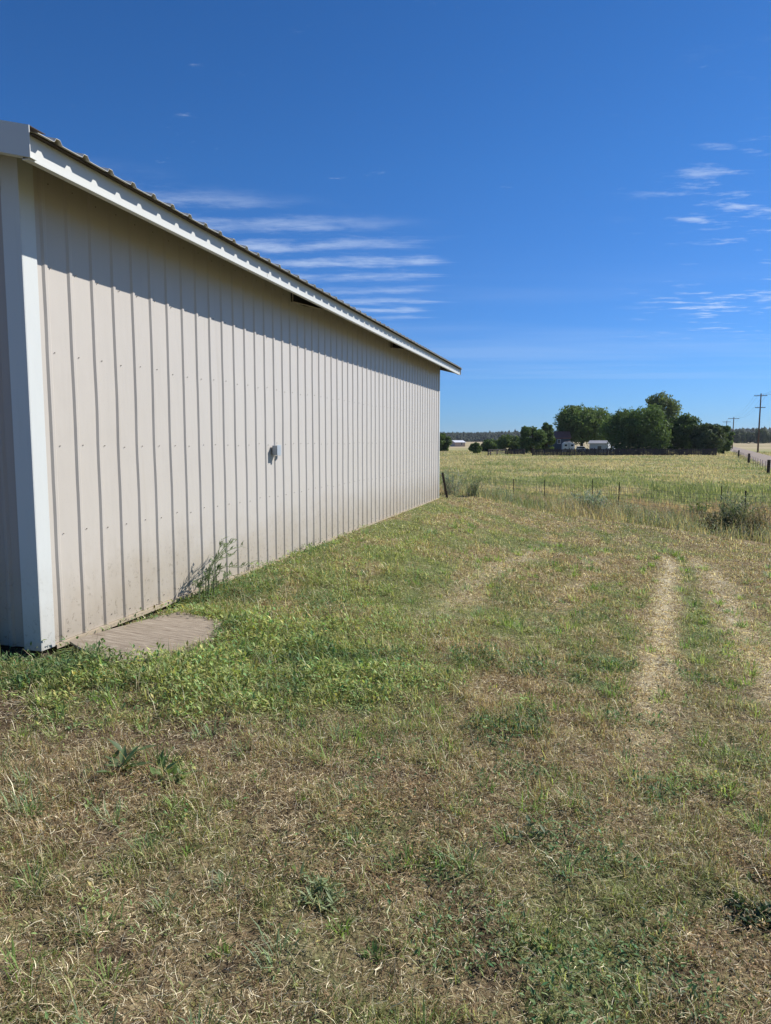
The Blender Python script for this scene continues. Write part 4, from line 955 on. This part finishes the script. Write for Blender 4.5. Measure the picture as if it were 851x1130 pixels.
def shade_sheet(side):  # dark sheet added under the roof to cut bounce and deepen eave shade
    vs = []
    for y in (Y0 - 0.35, Y1 + 0.47):
        for x, d in ((EDGE_X - 0.03, -0.003), (XR + 0.01, -0.003), (XR + 0.01, -0.009), (EDGE_X - 0.03, -0.009)):
            vs.append((x if side > 0 else 2 * XR - x, y, roofz(x) + d))
    put(MB().add(vs, [(0, 1, 2, 3), (7, 6, 5, 4), (0, 4, 5, 1), (1, 5, 6, 2), (2, 6, 7, 3), (3, 7, 4, 0)]), 'added_shade_lining', M['darkwood'])
shade_sheet(1); shade_sheet(-1)
put(MB().add([(XR - 0.18, Y0 - 0.37, roofz(XR - 0.18) + 0.03), (XR, Y0 - 0.37, roofz(XR) + 0.035), (XR + 0.18, Y0 - 0.37, roofz(XR + 0.18) + 0.03), (XR - 0.18, Y1 + 0.49, roofz(XR - 0.18) + 0.03), (XR, Y1 + 0.49, roofz(XR) + 0.035), (XR + 0.18, Y1 + 0.49, roofz(XR + 0.18) + 0.03)], [(0, 1, 4, 3), (1, 2, 5, 4)]), 'ridge_cap', M['roof'])
FX = -2.98; FB = 2.868; FT = roofz(FX) - 0.012
m = MB().bb(FX - 0.004, FX, Y0 - 0.352, Y1 + 0.475, FB, FT).bb(FX - 0.045, FX - 0.0045, Y0 - 0.352, Y1 + 0.475, FB, FB + 0.004).bb(FX - 0.0005, FX + 0.007, Y0 - 0.352, Y1 + 0.475, FB - 0.006, FB + 0.006)
for jy in (6.35, 9.40, 12.45, 15.5):
    m.bb(FX + 0.0003, FX + 0.0022, jy, jy + 0.09, FB + 0.008, FT - 0.004)
put(m, 'fascia', M['fascia'], 0.0)
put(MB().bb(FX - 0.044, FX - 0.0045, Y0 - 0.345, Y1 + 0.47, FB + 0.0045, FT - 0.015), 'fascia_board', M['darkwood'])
# back eave
BX = 2 * XR - FX
put(MB().bb(BX, BX + 0.02, Y0 - 0.352, Y1 + 0.475, FB, FT - 0.005), 'fascia', M['fascia'])
# rake trims with top flange over the sheet
def rake(y, out, name='rake_trim'):
    t = 0.005; m = MB(); fl = MB(); h = 0.135
    for side in (1, -1):
        xs = [EDGE_X - 0.052, XR]; P = []
        for x in xs:
            z = roofz(x + 1e-6); xx = x if side > 0 else 2 * XR - x
            P.append((xx, z))
        (xa, za), (xb, zb) = P
        yo, yi = y + out * t, y
        vs = [(xa, yo, za - h), (xb, yo, zb - h), (xb, yo, zb + 0.034), (xa, yo, za + 0.034), (xa, yi, za - h), (xb, yi, zb - h), (xb, yi, zb + 0.034), (xa, yi, za + 0.034)]
        m.add(vs, [(0, 1, 2, 3), (7, 6, 5, 4), (0, 4, 5, 1), (1, 5, 6, 2), (2, 6, 7, 3), (3, 7, 4, 0)])
        y2 = y - out * 0.12; yi = y - out * 0.001
        vs = [(xa, yi, za + 0.030), (xb, yi, zb + 0.030), (xb, yi, zb + 0.034), (xa, yi, za + 0.034), (xa, y2, za + 0.030), (xb, y2, zb + 0.030), (xb, y2, zb + 0.034), (xa, y2, za + 0.034)]
        fl.add(vs, [(3, 2, 1, 0), (4, 5, 6, 7), (0, 1, 5, 4), (2, 3, 7, 6), (1, 2, 6, 5), (3, 0, 4, 7)])
        y3 = y - out * 0.05
        vs = [(xa, yi, za - h), (xb, yi, zb - h), (xb, y3, zb - h), (xa, y3, za - h), (xa, yi, za - h + .004), (xb, yi, zb - h + .004), (xb, y3, zb - h + .004), (xa, y3, za - h + .004)]
        m.add(vs, [(3, 2, 1, 0), (4, 5, 6, 7), (0, 1, 5, 4), (2, 3, 7, 6), (1, 2, 6, 5), (3, 0, 4, 7)])
    ob = put(m, name, M['fascia'], 0.0)
    put(fl, 'top_flange', M['darkwood'], 0.0, parent=ob)  # flange of the white trim coloured dark brown to stand for its shade
rake(Y0 - 0.362, -1); rake(Y1 + 0.482, 1)
# rafters: barge rafter under each rake and outlookers carrying the overhang
for yy in (Y0 - 0.34, Y1 + 0.44):
    mr = MB()
    for side in (1, -1):
        P = []
        for x in (FX - 0.05, XR):
            z = roofz(x + 1e-6); P.append((x if side > 0 else 2 * XR - x, z))
        (xa, za), (xb, zb) = P
        vs = [(xa, yy, za - 0.10), (xb, yy, zb - 0.10), (xb, yy, zb - 0.006), (xa, yy, za - 0.006), (xa, yy + 0.04, za - 0.10), (xb, yy + 0.04, zb - 0.10), (xb, yy + 0.04, zb - 0.006), (xa, yy + 0.04, za - 0.006)]
        mr.add(vs, [(0, 1, 2, 3), (7, 6, 5, 4), (0, 4, 5, 1), (1, 5, 6, 2), (2, 6, 7, 3), (3, 7, 4, 0)])
    put(mr, 'barge_rafter', M['darkwood'])
for x in (FX - 0.55, FX - 1.2, FX - 1.9, FX - 2.7, FX - 3.5):
    put(MB().bb(x - 0.02, x + 0.02, Y0 - 0.30, Y1 + 0.44, roofz(x) - 0.095, roofz(x) - 0.012), 'purlin', M['darkwood'])
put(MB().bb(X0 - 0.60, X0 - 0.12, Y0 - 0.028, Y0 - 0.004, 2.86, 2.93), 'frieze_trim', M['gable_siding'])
# eave openings: their inner dark is painted on solid plates, with a bent lip
def eave_gap(y0, y1):
    xa, xb = X0 + 0.0175, X0 + 0.028
    pr = [(y0, 2.935), (y0 + 0.35 * (y1 - y0), 2.955), (y0 + 0.7 * (y1 - y0), 3.0), (y1, 3.04), (y1, 3.09), (y0, 3.09)]
    g = put(MB().add([(xa, a, b) for a, b in pr] + [(xb, a, b) for a, b in pr], [(5, 4, 3, 2, 1, 0), (6, 7, 8, 9, 10, 11)] + [(i, (i + 1) % 6, (i + 1) % 6 + 6, i + 6) for i in range(6)]), 'gap_shade_plate', M['gap_shade'])
    lip = MB(); k = 14; pts = []
    for i in range(k + 1):
        t = i / k; pts.append((X0 + 0.035 + 0.045 * math.sin(min(1, t * 1.6) * math.pi) ** 0.7 * (1 - 0.4 * t) if 0 < t < 0.62 else X0 + 0.036, y0 + (y1 - y0) * t, 2.932 + 0.108 * t ** 1.4))
    lip.tube(pts, 0.009, 5); lip.tube([(X0 + 0.035, y0, 2.935), (X0 + 0.04, y0, 3.10)], 0.007, 5)
    o = put(lip, 'lip', M['gable_siding'], parent=g); return g
eave_gap(7.80, 8.95); eave_gap(12.1, 13.1)
# outlet box
jb = put(MB().bb(X0 + 0.0165, X0 + 0.072, 7.222, 7.318, 1.178, 1.284), 'junction_box', M['galv'], 0.005)
o = put(MB().bb(X0 + 0.0735, X0 + 0.081, 7.217, 7.323, 1.173, 1.289), 'cover', M['galvlid'], 0.003, parent=jb)
o = put(MB().tube([(X0 + 0.045, 7.27, 1.171), (X0 + 0.045, 7.27, 1.135), (X0 + 0.03, 7.27, 1.12)], 0.014, 8), 'conduit_stub', M['galv'], parent=jb)

# ------------------------------------------------------------------ plywood on the ground
def plywood():
    m = new_mat('weathered_plywood'); t = NT(m); g = t.n('ShaderNodeTexCoord').outputs['Object']
    gm = t.map(g, (5, 75, 8), rot=(0, 0, R_(-28))); n = t.noise(gm, 1.0, 6, 0.7, 0.6); n2 = t.noise(g, 5, 5, 0.6)
    c = t.ramp(n, [(0.30, (0.13, 0.095, 0.07)), (0.48, (0.26, 0.215, 0.165)), (0.68, (0.40, 0.345, 0.275))])
    c = t.mix(t.m('MULTIPLY', t.sm(n2, 0.52, 0.72), 0.5), c, (0.15, 0.12, 0.085))
    t.out(bsdf(t, c, 0.85, 0, t.bump(n, 0.8, 0.006), 0.15))
    from_p = BOARD; cx = sum(p[0] for p in from_p) / 6; cy = sum(p[1] for p in from_p) / 6; cz = hz(cx, cy) + 0.03
    root_v = []; P = []
    for i in range(len(from_p)):
        a = from_p[i]; b = from_p[(i + 1) % len(from_p)]
        for k in range(5): 
            tt = k / 5; P.append((a[0] + (b[0] - a[0]) * tt + random.uniform(-0.006, 0.006), a[1] + (b[1] - a[1]) * tt + random.uniform(-0.006, 0.006)))
    n = len(P); vs = []
    def zt(x, y): return height(np.array([x]), np.array([y]), False)[0] + 0.030 + 0.012 * math.sin((y - 3.6) * 2.5)
    for s, dz in ((1.0, 0), (0.5, 0)): vs += [(cx + (x - cx) * s - cx, cy + (y - cy) * s - cy, zt(cx + (x - cx) * s, cy + (y - cy) * s) - cz) for x, y in P]
    vs.append((0, 0, zt(cx, cy) - cz)); c = 2 * n; vs += [(x - cx, y - cy, zt(x, y) - cz - 0.016) for x, y in P]
    fs = []
    for i in range(n):
        j = (i + 1) % n; fs += [(i, j, n + j, n + i), (n + i, n + j, c), (c + 1 + i, c + 1 + j, j, i)]
    o = MB().add(vs, fs).build('plywood_sheet', m); o.location = (cx, cy, cz)
    tag(o, 'weathered grey brown plywood sheet lying in the grass by the shed corner', 'board')
plywood()

# leaning board at the far corner
def lean_board():
    root = MB(); bot = Vector((-3.20, 16.62, hz(-3.2, 16.62))); 
    mb = MB().box((0, 0, 0.36), (0.045, 0.10, 0.80), 0.3)
    o = mb.build('leaning_board', M['darkwood'], bevel=0.004); o.location = bot - Vector((0, 0, 0.04)); o.rotation_euler = (0.02, -0.19, 0)
    tag(o, 'dark brown wooden stake leaning on the far corner of the metal shed', 'board')
lean_board()

# ------------------------------------------------------------------ individual weeds and shrubs
def weed(name, x, y, label, cat, h, n_stem, leafL, cols, spread=0.5, stemcol=(0.16, 0.17, 0.07), leaves_per=26, lw=0.25, curve=0.6, zoff=0.0, up=0.4, direction=None, stem_r=0.0022, seed=0, group=None, mult=1.0):
    r = np.random.default_rng(500 + seed); z = hz(x, y) + zoff
    root = thing(name, label, cat, (x, y, z), group=group)
    sm = MB(); P = []; A = []; T = []
    for s in range(n_stem):
        az = r.uniform(0, 6.283) if direction is None else direction + r.normal(0, 0.35)
        ln = h * r.uniform(0.55, 1.05); le = abs(r.normal(0, spread)); pts = []; wsp = 0.03 * (1 + h) if h < 0.4 else 0.14 * h; p = Vector((r.normal(0, wsp), r.normal(0, wsp), -0.03)); a = le * 0.5
        for k in range(8):
            pts.append(p.copy()); p = p + Vector((math.sin(az) * math.sin(a), math.cos(az) * math.sin(a), math.cos(a))) * (ln / 7); a += curve * r.uniform(0.1, 0.4); az += r.normal(0, 0.1)
        sm.tube(pts, [stem_r * (1.2 - 0.12 * k) * (1 + h) for k in range(8)], 5, cap=False)
        for q in range(leaves_per):
            f = r.uniform(0.12 if h < 0.3 else 0.02, 1.0) * 6.99; i = int(f); P.append(pts[i].lerp(pts[i + 1], f - i)); A.append(r.uniform(0, 6.283)); T.append(r.normal(up, 0.4))
    mat_s = M['straw']
    me_o = sm.build('stem', M['bark'] if stemcol is None else stem_mat(stemcol), root, smooth=True)
    n = len(P); P = np.array([tuple(p) for p in P]); L = leafL * r.uniform(0.5, 1.2, n) * mult
    col = lerp(cols[0], cols[1], r.random(n)) * (1 + r.normal(0, 0.15, (n, 1)))
    leaves('foliage', P, L, L * lw, np.array(A), np.array(T), col.clip(0.01, 1), M['leaf'], root)
    return root
_sm = {}
def stem_mat(c):
    if c not in _sm: _sm[c] = mat_plain('plant_stem', c, 0.7, 0.3, 12)
    return _sm[c]
# arching weed against the wall
def arching():
    z = hz(-3.25, 5.5); root = thing('arching_weed', 'dark green arching weed leaning against the cream wall behind the plywood', 'weed', (-3.24, 5.45, z))
    sm = MB(); r = np.random.default_rng(77); P = []; A = []; T = []
    specs = [(0.02, 0.32, 0.24, 0.17), (0.00, 0.31, 0.58, 0.12), (0.04, 0.30, 0.58, 0.10), (0.03, 0.31, 0.44, 0.20), (0.08, 0.29, 0.50, 0.06), (0.22, 0.24, 0.62, -0.05), (-0.10, 0.20, 0.03, 0.03), (-0.17, 0.17, -0.02, 0.0), (0.34, 0.18, 0.22, -0.10), (0.12, 0.24, 0.05, 0.0)]
    for i, (y0, hh, run, rise) in enumerate(specs):
        pts = []
        for k in range(12):
            t = k / 11; up = min(1, t / 0.42); out = max(0, (t - 0.30) / 0.70)
            yy = y0 + 0.03 * up + run * out; zz = hh * (1 - (1 - up) ** 1.7) + rise * out + 0.02 * math.sin(t * 8 + i)
            xx = 0.05 + 0.03 * math.sin(i * 2 + t * 3); pts.append(Vector((xx, yy, zz)))
        sm.tube(pts, [0.0035 * (1.15 - k / 12) + 0.0012 for k in range(12)], 5, cap=False)
        for q in range(34):
            f = (0.12 + 0.88 * r.random()) * 10.99; j = int(f); P.append(tuple(pts[j].lerp(pts[j + 1], f - j))); A.append(r.normal(0.0, 0.7)); T.append(r.normal(0.35, 0.4))
    sm.build('stem', stem_mat((0.13, 0.16, 0.08)), root, smooth=True)
    n = len(P); L = r.uniform(0.03, 0.085, n); col = lerp((0.08, 0.12, 0.05), (0.21, 0.28, 0.12), r.random(n))
    leaves('foliage', np.array(P), L, L * 0.2, np.array(A), np.array(T), col, M['leaf'], root)
arching()
SIL = ((0.22, 0.28, 0.23), (0.36, 0.43, 0.37)); GRN = ((0.12, 0.18, 0.06), (0.24, 0.32, 0.12)); DOCK = ((0.09, 0.14, 0.06), (0.17, 0.23, 0.10))
weed('silvery_shrub', *at(655, 20.5), 'round silver blue shrub standing alone in front of the wire fence', 'shrub', 0.85, 60, 0.10, SIL, 0.55, (0.2, 0.2, 0.15), 60, 0.28, 0.35, seed=1)
weed('silvery_shrub', *at(500, 19.6), 'tall silvery shrub beside the leaning board at the shed far corner', 'shrub', 0.85, 30, 0.08, SIL, 0.4, (0.2, 0.2, 0.15), 34, 0.22, 0.3, seed=2)
weed('silvery_shrub', *at(523, 19.2), 'lower silvery green shrub right of the tall one near the shed', 'shrub', 0.60, 26, 0.08, ((0.15, 0.20, 0.13), (0.28, 0.33, 0.22)), 0.5, (0.2, 0.2, 0.15), 34, 0.22, 0.3, seed=3)
BR = ((0.18, 0.15, 0.085), (0.27, 0.28, 0.15))
weed('dark_bush', *at(812, 19.2), 'dark grey green bush growing round the near steel fence post', 'bush', 1.15, 90, 0.10, ((0.14, 0.18, 0.11), (0.28, 0.33, 0.21)), 0.35, (0.12, 0.09, 0.06), 40, 0.25, 0.3, seed=4)
weed('brown_bush', *at(838, 18.2), 'brown seeded bush right of the near steel fence post', 'bush', 0.95, 60, 0.07, BR, 0.4, (0.14, 0.10, 0.06), 34, 0.3, 0.3, seed=5)
weed('brown_bush', *at(788, 19.4), 'low brown and green bush left of the near steel fence post', 'bush', 0.70, 50, 0.07, ((0.10, 0.11, 0.06), (0.24, 0.21, 0.12)), 0.5, (0.14, 0.10, 0.06), 34, 0.3, 0.3, seed=6)
weed('low_bush', *at(740, 19.8), 'low dark green bush at the lawn edge midway along the wire fence', 'bush', 0.55, 44, 0.06, ((0.09, 0.12, 0.06), (0.18, 0.20, 0.10)), 0.6, (0.14, 0.10, 0.06), 30, 0.3, 0.3, seed=7)
weed('green_bush', *at(775, 26), 'bright green leafy bush beyond the wire fence near the second thin post', 'bush', 0.75, 50, 0.13, ((0.10, 0.15, 0.04), (0.20, 0.26, 0.08)), 0.7, (0.14, 0.13, 0.06), 36, 0.35, 0.3, seed=8)
weed('green_bush', *at(815, 27), 'bright green leafy bush beyond the wire fence behind the near steel post', 'bush', 0.85, 50, 0.13, ((0.10, 0.15, 0.04), (0.20, 0.26, 0.08)), 0.7, (0.14, 0.13, 0.06), 36, 0.35, 0.3, seed=9)
# broad leaved rosettes in the lawn
weed('dock_plant', -1.98, 2.62, 'dark broad leaved dock plant at the left edge of the dirt strip', 'weed', 0.10, 16, 0.11, DOCK, 1.0, (0.16, 0.13, 0.07), 3, 0.30, 0.4, up=0.25, seed=20)
weed('dock_plant', -1.72, 2.60, 'lighter broad leaved dock plant just right of the dark one on the dirt strip', 'weed', 0.09, 14, 0.10, GRN, 1.0, (0.16, 0.13, 0.07), 3, 0.30, 0.4, up=0.3, seed=21)
weed('dark_weed', 0.60, 2.53, 'low dark blue green weed clump at the right edge of the foreground', 'weed', 0.07, 30, 0.05, ((0.035, 0.065, 0.035), (0.08, 0.12, 0.06)), 1.1, (0.1, 0.12, 0.06), 8, 0.4, 0.4, seed=22)
weed('pale_tuft', -0.83, 2.12, 'pale feathery green tuft beside a dark hollow in the foreground left', 'weed', 0.10, 40, 0.05, ((0.16, 0.22, 0.10), (0.28, 0.34, 0.18)), 0.7, (0.2, 0.24, 0.1), 6, 0.2, 0.6, seed=23)
weed('small_weed', -0.02, 1.72, 'small bright green leafy weed low in the middle foreground', 'weed', 0.07, 20, 0.035, GRN, 0.8, (0.16, 0.18, 0.07), 6, 0.45, 0.4, seed=24)
weed('small_weed', -0.20, 2.72, 'small rosette of grey green leaves right of centre in the lawn', 'weed', 0.07, 16, 0.045, ((0.09, 0.13, 0.07), (0.17, 0.22, 0.12)), 0.9, (0.16, 0.18, 0.07), 5, 0.4, 0.4, seed=25)
weed('yellow_green_tuft', -0.26, 1.55, 'tiny yellow green tuft at the bottom edge left of the small leafy weed', 'weed', 0.08, 22, 0.04, ((0.18, 0.22, 0.06), (0.26, 0.30, 0.09)), 0.7, (0.2, 0.2, 0.08), 5, 0.2, 0.5, seed=26)

# ------------------------------------------------------------------ haze
hm = new_mat('air'); ht = NT(hm); pv = ht.n('ShaderNodeVolumePrincipled'); pv.inputs['Color'].default_value = (0.80, 0.88, 1.0, 1); pv.inputs['Density'].default_value = 0.00007; pv.inputs['Anisotropy'].default_value = 0.2
ho = ht.n('ShaderNodeOutputMaterial'); ht.l(pv.outputs[0], ho.inputs['Volume'])
hb = MB().bb(-3400, 3400, -3400, 3400, FIELD - 1.0, 48.0).build('haze', hm); tag(hb, 'thin blue summer air over the fields', 'haze', kind='stuff')
